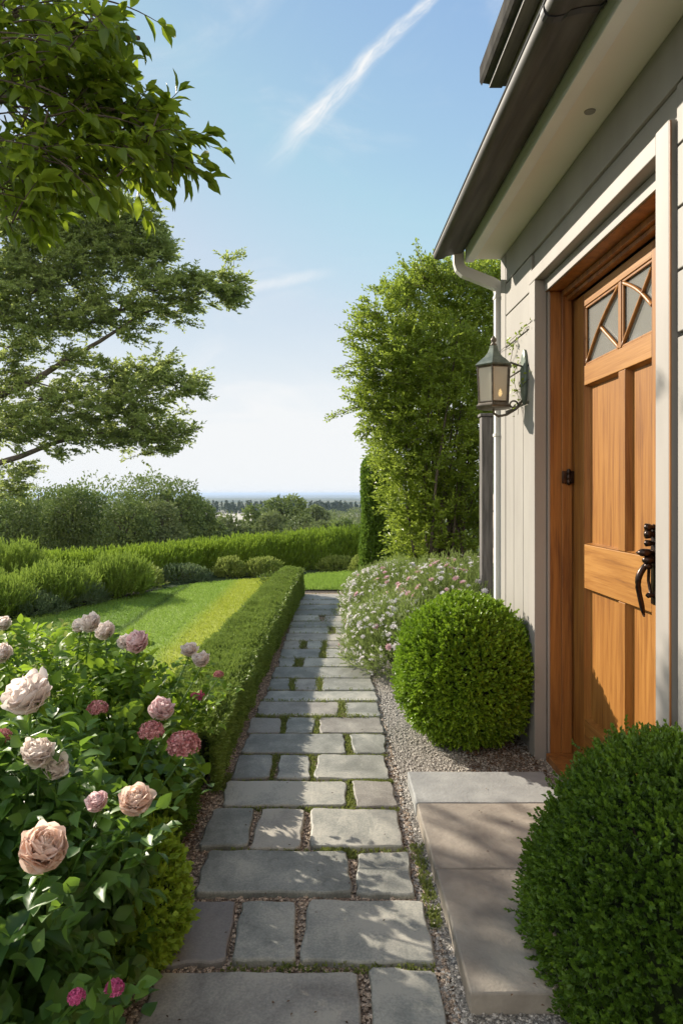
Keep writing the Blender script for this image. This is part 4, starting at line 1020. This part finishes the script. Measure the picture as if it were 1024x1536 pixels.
for q in range(26):
    x_ = random.uniform(.85, 1.75); z_ = random.uniform(1.3, 3.2)
    a = np.array([1.15 + random.uniform(-.15, .25), 7.4 + random.uniform(-.2, .2), -.05]); b = np.array([x_ + random.uniform(-.2, .2), 7.3 + random.uniform(-.3, .3), z_])
    sm.tube([a, a * .5 + b * .5 + rng.normal(0, .07, 3), b], [.022, .014, .006], 6)
sm.build('stem', M['barkp'], ts, True)

ci = empty('ivy_column', (.76, 9.9, 0), 'narrow upright clipped evergreen column left of the tall shrub', 'evergreen')
mb = MB(); n = 6500
an_ = rng.uniform(0, 6.283, n); z = rng.uniform(.0, 1.9, n); rr_ = .225 * np.where(z > 1.7, np.sqrt(np.clip(1 - ((z - 1.7) / .2) ** 2, .05, 1)), 1) * (1 + .06 * np.sin(5 * z + 2 * an_))
dN = np.stack([np.cos(an_), np.sin(an_), np.zeros(n) + .1], -1); P = np.stack([.76 + .02 * z + rr_ * dN[:, 0], 9.9 + rr_ * dN[:, 1], z], -1)
sprigs(mb, P, dN + [0, 0, .5] + rng.normal(0, .3, (n, 3)), 6, .05, .040, .026, .9)
mb.build('foliage', F['column'], ci)
MB().tube([(.76, 9.9, -.05), (.77, 9.9, .9), (.79, 9.9, 1.8)], [.07, .06, .03], 8).build('trunk', M['bark'], ci)

# ---- daisy clumps
daisy_meshes = []
def daisy_mesh(mt, seed):
    mb = MB(); n_ = 9; c = np.zeros((n_, 3)); a = np.arange(n_) * 2 * math.pi / n_
    leaves(mb, c, np.stack([np.cos(a), np.sin(a), np.full(n_, .25)], -1), np.tile([0, 0, 1.], (n_, 1)), .019, .010, LEAF_S)
    a = a + .35; leaves(mb, c + [0, 0, .001], np.stack([np.cos(a), np.sin(a), np.full(n_, .7)], -1), np.tile([0, 0, 1.], (n_, 1)), .013, .008, LEAF_S)
    mb.blob((0, 0, .003), (.004, .004, .003), 1, 0)
    o = mb.build('blossom', F[mt]); me_ = o.data; bpy.data.objects.remove(o); return me_
dmw, dmp = daisy_mesh('white', 1), daisy_mesh('wpink', 2)
def daisy(c, rad, nsp, nstem, nb, label, side_bias=.0, pink=.15, nmass=120):
    e = empty('daisy_clump', (c[0], c[1], 0), label, 'daisies', 'daisy clumps along the path')
    mb = MB(); P, N = shell(c, rad, nsp, .35, .12, .02, 3, c[1])
    sprigs(mb, P, N + np.array([0, 0, .9]) + rng.normal(0, .35, (len(P), 3)), 9, .085, .024, .0065, .7)
    mb.build('foliage', F['daisy'], e)
    mb = MB(); P, N = shell(c, rad, nstem, .05, .12, .1, 3, c[1])
    for p in P: 
        b = np.array([c[0] + (p[0] - c[0]) * .75, c[1] + (p[1] - c[1]) * .75, max(.0, p[2] - .3)]); mb.tube([b, (b + p) / 2 + [0, 0, .02], p + [0, 0, .02]], .0014, 4)
    mb.build('stem', F['daisy'], e)
    P, N = shell(c, np.array(rad) * 1.07, (nb + nmass) * 5, .04, .12, .04, 3, c[1])
    w = (N[:, 2] * 1.0 - N[:, 0] * .9 - N[:, 1] * .25 + side_bias + rng.normal(0, .45, len(P))); o_ = np.argsort(-w)[:nb + nmass]
    P, N = P[o_], N[o_]; per = rng.permutation(len(P)); P, N = P[per], N[per]
    cl = rng.random(len(P))
    for k in range(min(nb, len(P))):
        o = bpy.data.objects.new('blossom', dmp if rng.random() < pink else dmw); COL.objects.link(o); o.parent = e
        o.location = (P[k][0] - c[0], P[k][1] - c[1], P[k][2] + .01)
        nz = Vector(unit(N[k] + [0, -.1, .5] + rng.normal(0, .25, 3))); o.rotation_mode = 'QUATERNION'; o.rotation_quaternion = nz.to_track_quat('Z', 'Y'); s = rng.uniform(1.0, 2.0); o.scale = (s, s, s)
    mb = MB(); Q = P[nb:]; 
    for q in range(6): leaves(mb, Q + rng.normal(0, .004, Q.shape), rdir(len(Q)) + N[nb:] * .5, N[nb:], .019, .013)
    o = mb.build('blossoms', F['white'], e); o['kind'] = 'stuff'
daisy((.62, 5.35, .16), (.46, .60, .36), 5200, 200, 98, 'nearest daisy clump of small white flowers, right behind the boxwood ball', .1, .06, 160)
daisy((.72, 6.35, .24), (.54, .64, .44), 5200, 200, 98, 'middle daisy clump with white and pale pink flowers spilling beside the path', .1, .2, 160)
daisy((.72, 7.55, .14), (.52, .65, .40), 3600, 140, 90, 'farthest daisy clump, where the path meets the grass', .1, .12, 140)
daisy((1.08, 5.6, .34), (.46, .64, .46), 4200, 160, 95, 'daisy clump with pink-tinged flowers against the wooden post', 0, .4, 90)

# ---- garden hedge behind the lawn: loose, upright
def loose_hedge(name, line, top, width, n, L, W, material, label, cat='hedge', SL=.16, zb=-.25):
    line = np.array(line, float); seg = np.linalg.norm(np.diff(line, axis=0), axis=1); cum = np.concatenate([[0], np.cumsum(seg)])
    e = empty(name, (*line[len(line) // 2][:2], 0), label, cat); mb = MB()
    t = rng.random(n) * cum[-1]; x = np.interp(t, cum, line[:, 0]); y = np.interp(t, cum, line[:, 1]); tp = np.interp(t, cum, top)
    dx = np.interp(t, cum, np.gradient(line[:, 0], cum)); dy = np.interp(t, cum, np.gradient(line[:, 1], cum)); nr = unit(np.stack([dy, -dx], -1))
    ph = rng.uniform(0, math.pi, n); lum = 1 + .14 * np.sin(t * 4.1) + .10 * np.sin(t * 9.7 + 1)
    off = np.cos(ph) * width / 2 * lum; zz = zb + (tp - zb) * (np.sin(ph) ** .55) * (.93 + .07 * lum) * rng.uniform(.80, 1.0, n) 
    m_ = rng.random(n) < .25; zz = np.where(m_, zb + (zz - zb) * rng.random(n), zz)
    P = np.stack([x + nr[:, 0] * off, y + nr[:, 1] * off, zz], -1)
    A = np.stack([nr[:, 0] * np.cos(ph) * .5, nr[:, 1] * np.cos(ph) * .5, np.full(n, 1.)], -1) + rng.normal(0, .25, (n, 3))
    sprigs(mb, P, A, 8, SL * rng.uniform(.6, 1.25, n), L, W, .6)
    mb.build('foliage', material, e)
    mb = MB()
    for k in range(int(cum[-1] / .25)):
        tt = k * .25; b = (np.interp(tt, cum, line[:, 0]), np.interp(tt, cum, line[:, 1]), zb - .4); mb.tube([b, (b[0] + random.uniform(-.1, .1), b[1], (np.interp(tt, cum, top)) * .7)], [.02, .008], 5)
    mb.build('stem', M['bark'], e)
loose_hedge('hedge', [(1.6, 13.5), (.4, 13.0), (-1.0, 12.4), (-2.2, 11.8), (-3.1, 10.9), (-4.2, 9.9), (-5.2, 9.2)], [.72, .60, .50, .42, .36, .36, .40], 1.1, 17000, .055, .018, F['tallhedge'],
            'long loose green hedge curving behind the lawn', SL=.15)
for k, (x, y, h_, r_, lab) in enumerate(((-2.75, 8.95, .40, .42, 'feathery green shrub at the left corner of the lawn, in front of the long hedge'), (-3.35, 8.25, .36, .45, 'low feathery shrub left of the lawn corner, second from the hedge'),
        (-4.1, 8.9, .62, .42, 'tallest feathery shrub with pointed shoots on the left, in front of the far trees'), (-3.75, 7.4, .33, .5, 'dark feathery shrub at the left edge, nearest the rose bushes'), (-4.7, 8.3, .50, .5, 'feathery shrub at the very left edge below the far trees'))):
    e = empty('feathery_shrub', (x, y, 0), lab, 'shrub', 'feathery shrubs left of the lawn'); mb = MB()
    P, N = shell((x, y, h_ * .35), (r_, r_, h_ * .62), 1900, .5, .2, .0, 3, x)
    sprigs(mb, P, N * .5 + np.array([0, 0, 1.]) + rng.normal(0, .3, (len(P), 3)), 10, .17 * rng.uniform(.5, 1.3, len(P)), .05, .013, .6)
    mb.build('foliage', F['feather'], e)
    mb = MB(); P, N = shell((x, y, h_ * .35), (r_ * .7, r_ * .7, h_ * .6), 30, .3, .1, .05); stems_from(mb, (x, y, -.05), P, .01, .004); mb.build('stem', M['bark'], e)
def small_bush(x, y, rx, ry, h_, material, label, n=900, L=.032, W=.016, SL=.06, group=None, name='border_bush'):
    e = empty(name, (x, y, 0), label, 'bush', group); mb = MB()
    P, N = shell((x, y, h_ * .3), (rx, ry, h_ * .7), n, .3, .16, .0, 3, x * 5)
    sprigs(mb, P, N * .8 + np.array([0, 0, .7]) + rng.normal(0, .3, (len(P), 3)), 8, SL, L, W, .8)
    mb.build('foliage', material, e)
    mb = MB(); P, N = shell((x, y, h_ * .3), (rx * .7, ry * .7, h_ * .6), 14, .3, .1, .03); stems_from(mb, (x, y, -.03), P, .006, .003); mb.build('stem', M['bark'], e)
small_bush(-1.58, 11.1, .22, .2, .26, F['border'], 'small round pale green bush at the back of the lawn, left of its twin', group='low bushes edging the lawn')
small_bush(-1.04, 11.25, .28, .22, .25, F['border'], 'small round yellow-green bush directly behind the far end of the low hedge', group='low bushes edging the lawn')
small_bush(-2.25, 10.6, .42, .3, .20, F['grey'], 'low grey-green mound between the lawn and the long hedge', group='low bushes edging the lawn')
small_bush(-2.75, 9.9, .38, .32, .26, F['border'], 'low yellow-green mound along the curved left edge of the lawn', group='low bushes edging the lawn')
small_bush(-3.0, 9.1, .34, .32, .22, F['border'], 'pale mound in front of the feathery shrubs', group='low bushes edging the lawn') if False else None
small_bush(-3.05, 8.35, .34, .35, .24, F['grey'], 'grey-green lavender mound at the left bend of the lawn edge', group='low bushes edging the lawn', L=.04, W=.008)
small_bush(-3.35, 7.6, .36, .35, .2, F['grey'], 'grey-green mound between the lavender and the left edge of the photo', group='low bushes edging the lawn', L=.04, W=.008)
small_bush(.22, 12.0, .36, .2, .20, F['border'], 'low leafy bush behind the grass past the end of the path', group='low bushes edging the lawn')
small_bush(.72, 11.6, .30, .22, .28, F['border'], 'taller leafy bush at the foot of the evergreen column', group='low bushes edging the lawn')

# ------------------------------------------------------------------ far trees
def far_tree(x, y, rad, hgt_top, label, material='far', n=5200, group='trees beyond the garden', name='far_tree', leaf=None, squash=1.0):
    z0 = float(height(x, y)); H_ = hgt_top - z0
    e = empty(name, (x, y, z0), label, 'tree', group)
    mb = MB(); nb = 16; cz = hgt_top - rad * 1.15 * squash
    leaf = leaf or .0052 * y * .9
    B = [((x, y, cz), (rad * .72, rad * .72, rad * squash))]
    for k in range(nb):
        d = rdir(1)[0]; d[2] = d[2] * .9
        rr_ = rad * random.uniform(.30, .5); B.append(((x + d[0] * rad * .72, y + d[1] * rad * .72, cz + d[2] * rad * squash * .78), (rr_, rr_, rr_ * .8)))
    B.append(((x, y, cz - rad * .9), (rad * .85, rad * .85, rad * .9))); B.append(((x + rad * .2, y, cz - rad * 1.9), (rad * .8, rad * .8, rad * .9)))
    tot = sum(b[1][0] ** 2 for b in B)
    for c, r3 in B:
        P, N = shell(c, r3, int(n * r3[0] ** 2 / tot), .3, .22, None, 3, c[0])
        r1 = rng.random() * .35
        leaves(mb, P, N + rng.normal(0, .8, P.shape), N + [0, 0, .8] + rng.normal(0, .5, P.shape), leaf * rng.uniform(.6, 1.4, len(P)), leaf * .62, LEAF_S, np.clip(r1 + rng.random(len(P)) * .65, 0, 1))
    mb.build('crown', F[material], e)
    mb = MB(); mb.tube([(x, y, z0 - .3), (x + .1, y, z0 + H_ * .35), (x, y, cz)], [rad * .10, rad * .08, rad * .04], 7)
    P, N = shell((x, y, cz), (rad * .7,) * 3, 10, .3, .1); 
    for p in P: mb.tube([(x, y, cz - rad * .8), (np.array([x, y, cz - rad * .2]) + p) / 2, p], [rad * .035, rad * .02, rad * .01], 5)
    mb.build('trunk', M['bark'], e); return e
FT = [ # px, top py, Y, radius px, label
 (-20, 712, 36, 64, 'far'), (52, 708, 38, 68, 'far'), (25, 742, 32, 45, 'far'), (110, 716, 34, 46, 'far'), (150, 699, 40, 76, 'far'), (218, 697, 42, 68, 'far'), (262, 712, 40, 50, 'far'), (190, 742, 33, 44, 'far'), (287, 738, 44, 36, 'far'), (80, 745, 45, 50, 'far'), (240, 745, 35, 40, 'far2'),
 (342, 768, 66, 26, 'far2'), (382, 752, 74, 20, 'far'), (430, 737, 72, 36, 'far'), (405, 765, 64, 28, 'far2'), (452, 765, 66, 30, 'far2'), (485, 779, 78, 22, 'far2'), (512, 776, 76, 22, 'far'), (470, 757, 100, 22, 'far2'), (318, 775, 58, 22, 'far')]
desc = ['dark round-topped far tree at the very left edge', 'broad far tree behind the tallest feathery shrub', 'lower far tree in front, near the left edge behind the hedge', 'far tree filling the dip between two broad crowns on the left', 'wide far tree left of the highest crown', 'highest far tree of the left clump with an airy top',
 'far tree on the right shoulder of the left clump', 'lower far tree in front of the highest crown', 'rightmost low far tree of the left clump', 'hindmost far tree of the left clump', 'olive far tree low in front of the right shoulder of the left clump',
 'pale olive tree in front of the pale field', 'narrow pointed tree just left of the tallest middle tree', 'tallest tree of the middle clump, round-topped', 'lower olive tree left of the tallest middle tree', 'lower olive tree right of the tallest middle tree', 'small olive tree right of the middle clump', 'small dark tree beside the evergreen column', 'hazy olive tree farthest behind the middle clump', 'small dark tree left of the pale field']
for (px, py, Yf, rp, mt), lab in zip(FT, desc):
    x_, _, zt_ = world(px, py, Yf); far_tree(x_, Yf, rp * Yf / 1024, zt_, lab, mt, 7500 if rp > 35 else 4200, squash=1.5 if rp == 20 else 1.0)
# distant masses
def mass(name, label, pts, material, per, size, kind='stuff', cone=False):
    mb = MB()
    for (x, y, r_, h_) in pts:
        z0 = float(height(x, y))
        if cone:
            n = per; t = rng.random(n) ** .8; a = rng.uniform(0, 6.283, n); rr_ = r_ * (1 - t) * rng.uniform(.7, 1.1, n)
            P = np.stack([x + rr_ * np.cos(a), y + rr_ * np.sin(a), z0 + h_ * t], -1); N = np.stack([np.cos(a), np.sin(a), np.full(n, .2)], -1)
        else: P, N = shell((x, y, z0 + h_ * .45), (r_, r_, h_ * .55), per, .25, .2, None, 3, x)
        leaves(mb, P, N + rng.normal(0, .6, P.shape), N + [0, 0, .5], size * rng.uniform(.6, 1.3, len(P)), size * .7)
    o = mb.build(name, material); tag(o, label, 'woodland', kind=kind)
pts = []
for k in range(230):
    px = random.uniform(285, 620) if k < 150 else random.uniform(-80, 620); Yf = random.uniform(430, 520) if k < 150 else random.uniform(520, 800)
    x_ = (px - 490) * Yf / 1024; pts.append((x_, Yf, random.uniform(1.2, 2.4), random.uniform(5, 9)))
mass('treeline', 'dark conifer belt across the plain beyond the pale field', pts, F['conifer'], 130, 1.0, cone=True)
pts = []
for k in range(120):
    Yf = random.uniform(105, 330); px = random.uniform(-60, 620)
    if 285 < px < 385 and Yf > 150: continue
    pts.append(((px - 490) * Yf / 1024, Yf, random.uniform(3, 6), random.uniform(3.5, 6.5)))
mass('woodland', 'patchy low woods and scrub over the slope below the garden trees', pts, F['far2'], 700, .62)
# pale field
xs = np.linspace(-1, 1, 14); fy = np.linspace(235, 560, 12)
V = []; Fs = []
for a in range(12):
    for b in range(14):
        y = fy[a]; x = -.19 * y + (.06 + .0 * a) * y * xs[b] + .02 * y; V.append((x, y, float(height(x, y)) + .35))
for a in range(11):
    for b in range(13): Fs.append([a * 14 + b, a * 14 + b + 1, (a + 1) * 14 + b + 1, (a + 1) * 14 + b])
pf = surf('stubble_field', (.34, .32, .26), (.46, .44, .37), .05, .9, 0)
o = MB().poly(V, Fs).build('field', pf); tag(o, kind='structure')

# ------------------------------------------------------------------ haze
hz_ = MB().box(-16000, -14000, -75, 16000, 31500, 9.5)
hm, nt, out = mat('haze_air')
pv = nd(nt, 'ShaderNodeVolumePrincipled', Density=HAZE); pv.inputs['Color'].default_value = (.52, .66, .86, 1); pv.inputs['Anisotropy'].default_value = .15
nt.links.new(pv.outputs[0], out.inputs['Volume'])
ho = hz_.build('haze', hm); tag(ho, 'thin blue haze over the distant plain', 'haze', kind='stuff')

# ------------------------------------------------------------------ sun, sky
AZ, EL = R(42), R(27)
S = Vector((-math.cos(AZ) * math.cos(EL), math.sin(AZ) * math.cos(EL), math.sin(EL)))
sun = bpy.data.lights.new('sun', 'SUN'); sun.energy = SUN; sun.angle = R(.55); sun.color = (1, .90, .76)
so = bpy.data.objects.new('sun', sun); COL.objects.link(so); so.rotation_mode = 'QUATERNION'; so.rotation_quaternion = S.to_track_quat('Z', 'Y')
w = bpy.data.worlds.new('World'); scn.world = w; w.use_nodes = True; nt = w.node_tree; nt.nodes.clear()
out = nt.nodes.new('ShaderNodeOutputWorld'); bg = nt.nodes.new('ShaderNodeBackground'); bg.inputs[1].default_value = SKY
sky = nt.nodes.new('ShaderNodeTexSky'); sky.sky_type = 'NISHITA'; sky.sun_disc = False; sky.sun_elevation = EL
sky.sun_rotation = math.atan2(S.x, S.y); sky.altitude = 100; sky.air_density = 1.0; sky.dust_density = .4; sky.ozone_density = 1.6
tc = nt.nodes.new('ShaderNodeTexCoord'); sp = nt.nodes.new('ShaderNodeSeparateXYZ'); nt.links.new(tc.outputs['Generated'], sp.inputs[0])
def mth(op, a, b=None, c=None, clamp=False):
    n = nt.nodes.new('ShaderNodeMath'); n.operation = op; n.use_clamp = clamp
    for k, v in enumerate((a, b, c)):
        if v is None: continue
        if isinstance(v, (int, float)): n.inputs[k].default_value = v
        else: nt.links.new(v, n.inputs[k])
    return n.outputs[0]
X_, Y_, Z_ = sp.outputs
yp = mth('MAXIMUM', Y_, .02)
u = mth('DIVIDE', X_, yp); v = mth('DIVIDE', Z_, yp)
def comb(a, b, c=0.0):
    n = nt.nodes.new('ShaderNodeCombineXYZ')
    for k, q in enumerate((a, b, c)):
        if isinstance(q, (int, float)): n.inputs[k].default_value = q
        else: nt.links.new(q, n.inputs[k])
    return n.outputs[0]
def nz(vec, scale, det=5, rough=.6, dist=0.):
    n = nt.nodes.new('ShaderNodeTexNoise'); n.inputs['Scale'].default_value = scale; n.inputs['Detail'].default_value = det; n.inputs['Roughness'].default_value = rough; n.inputs['Distortion'].default_value = dist
    nt.links.new(vec, n.inputs['Vector']); return n.outputs['Fac']
def smooth(val, a, b):
    n = nt.nodes.new('ShaderNodeMapRange'); n.interpolation_type = 'SMOOTHSTEP'; n.inputs['From Min'].default_value = a; n.inputs['From Max'].default_value = b
    nt.links.new(val, n.inputs[0]); return n.outputs[0]
# thin cirrus streaks in sheets, denser toward the horizon
st = nz(comb(mth('MULTIPLY', X_, 1.4), mth('MULTIPLY', Y_, 1.4), mth('MULTIPLY', Z_, 11)), 1.6, 7, .55, .5)
st = smooth(st, .47, .80)
hzn = smooth(Z_, .42, .04)
cir = mth('MULTIPLY', st, mth('MULTIPLY', hzn, 1.1))
wisp = nz(comb(mth('MULTIPLY', X_, 2), Y_, mth('MULTIPLY', Z_, 3.5)), 1.8, 8, .62, 1.2)
wisp = mth('MULTIPLY', smooth(wisp, .52, .85), .35)
low = mth('MULTIPLY', smooth(Z_, .26, .02), .95)
low2 = nz(comb(mth('MULTIPLY', X_, 1.2), mth('MULTIPLY', Y_, 1.2), mth('MULTIPLY', Z_, 16)), 1.3, 5, .5, .3)
low = mth('MAXIMUM', mth('MULTIPLY', low, mth('ADD', mth('MULTIPLY', low2, .8), .55)), smooth(Z_, .17, .05))
# condensation trail: a long narrow band high in the sky
A = (.1465, .7227); B = (-.073, .495); dx, dy = B[0] - A[0], B[1] - A[1]; L = math.hypot(dx, dy); dx /= L; dy /= L
du = mth('SUBTRACT', u, A[0]); dv = mth('SUBTRACT', v, A[1])
along = mth('ADD', mth('MULTIPLY', du, dx), mth('MULTIPLY', dv, dy))
perp = mth('ADD', mth('MULTIPLY', du, -dy), mth('MULTIPLY', dv, dx))
wn = nz(comb(mth('MULTIPLY', u, 6), mth('MULTIPLY', v, 6)), 1.5, 4, .6)
perp = mth('ADD', perp, mth('MULTIPLY', mth('SUBTRACT', wn, .5), .022))
fin = nz(comb(mth('MULTIPLY', along, 12), mth('MULTIPLY', perp, 70)), 1.0, 7, .7, .6)
wid = mth('ADD', .009, mth('MULTIPLY', mth('MAXIMUM', along, 0), .034))
q = mth('DIVIDE', mth('ABSOLUTE', perp), wid)
core = smooth(q, 1.5, .05)
trail = mth('MULTIPLY', core, mth('MULTIPLY', smooth(along, L + .05, L - .10), mth('ADD', mth('MULTIPLY', smooth(fin, .22, .85), 1.15), .10)))
trail = mth('MULTIPLY', trail, smooth(Y_, .02, .2)); trail = mth('MULTIPLY', trail, .95)
# short second streak lower down
A2 = (-.125, .300); B2 = (0.0, .322); d2x, d2y = B2[0] - A2[0], B2[1] - A2[1]; L2 = math.hypot(d2x, d2y); d2x /= L2; d2y /= L2
du = mth('SUBTRACT', u, A2[0]); dv = mth('SUBTRACT', v, A2[1])
al2 = mth('ADD', mth('MULTIPLY', du, d2x), mth('MULTIPLY', dv, d2y)); pe2 = mth('ADD', mth('MULTIPLY', du, -d2y), mth('MULTIPLY', dv, d2x))
pe2 = mth('ADD', pe2, mth('MULTIPLY', mth('SUBTRACT', wn, .5), .02))
s2 = mth('MULTIPLY', smooth(mth('ABSOLUTE', pe2), .012, .001), mth('MULTIPLY', smooth(al2, -.02, .03), smooth(al2, L2 + .03, L2 - .05)))
s2 = mth('MULTIPLY', mth('MULTIPLY', s2, mth('ADD', fin, .2)), smooth(Y_, .02, .2)); s2 = mth('MULTIPLY', s2, .55)
# cloud added to the unseen sky behind the viewer, brightened as fill light
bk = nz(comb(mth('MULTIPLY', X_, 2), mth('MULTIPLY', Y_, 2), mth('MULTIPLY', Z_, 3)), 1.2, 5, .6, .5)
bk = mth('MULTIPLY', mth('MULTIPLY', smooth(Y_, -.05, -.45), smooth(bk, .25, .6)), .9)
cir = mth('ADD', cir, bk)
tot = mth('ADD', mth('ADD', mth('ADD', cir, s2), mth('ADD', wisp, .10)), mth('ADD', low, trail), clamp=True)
mx = nt.nodes.new('ShaderNodeMixRGB'); nt.links.new(tot, mx.inputs[0]); cap = nt.nodes.new('ShaderNodeMixRGB'); cap.blend_type = 'DARKEN'; cap.inputs[0].default_value = 1; nt.links.new(sky.outputs[0], cap.inputs[1]); cap.inputs[2].default_value = (2.9, 3.0, 3.1, 1)
gr = ramp(nt, Z_, [(0, (2.5, 2.6, 2.7)), (.09, (2.15, 2.4, 2.6)), (.18, (1.5, 1.98, 2.4)), (.31, (.97, 1.56, 2.2)), (.43, (.66, 1.22, 1.98)), (.58, (.42, .93, 1.74)), (1, (.22, .56, 1.4))])
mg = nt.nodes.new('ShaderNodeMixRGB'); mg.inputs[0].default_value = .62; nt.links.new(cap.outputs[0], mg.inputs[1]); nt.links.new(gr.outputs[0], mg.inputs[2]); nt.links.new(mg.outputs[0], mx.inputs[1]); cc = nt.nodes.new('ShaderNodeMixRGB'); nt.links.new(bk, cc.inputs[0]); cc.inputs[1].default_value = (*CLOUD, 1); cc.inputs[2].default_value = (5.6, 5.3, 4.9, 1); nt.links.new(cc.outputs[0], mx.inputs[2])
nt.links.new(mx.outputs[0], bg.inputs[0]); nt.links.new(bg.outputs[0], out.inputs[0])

# ------------------------------------------------------------------ camera
cam = bpy.data.cameras.new('camera'); co = bpy.data.objects.new('camera', cam); COL.objects.link(co); scn.camera = co
co.location = (0, 0, H); co.rotation_euler = (R(90), 0, 0)
cam.sensor_fit = 'VERTICAL'; cam.sensor_height = 36; cam.lens = 24
cam.shift_x = 22 / 1536; cam.shift_y = -28 / 1536
cam.clip_start = .05; cam.clip_end = 60000
vs = scn.view_settings; scn.display_settings.display_device = 'sRGB'; vs.view_transform = 'Standard'; vs.look = 'None'; vs.exposure = EXPO; vs.gamma = 1; vs.use_curve_mapping = False
cy = scn.cycles
cy.max_bounces = 8; cy.diffuse_bounces = 3; cy.glossy_bounces = 3; cy.transmission_bounces = 4; cy.transparent_max_bounces = 8; cy.volume_bounces = 0
cy.use_denoising = True; cy.sample_clamp_indirect = 6; cy.caustics_reflective = False; cy.caustics_refractive = False
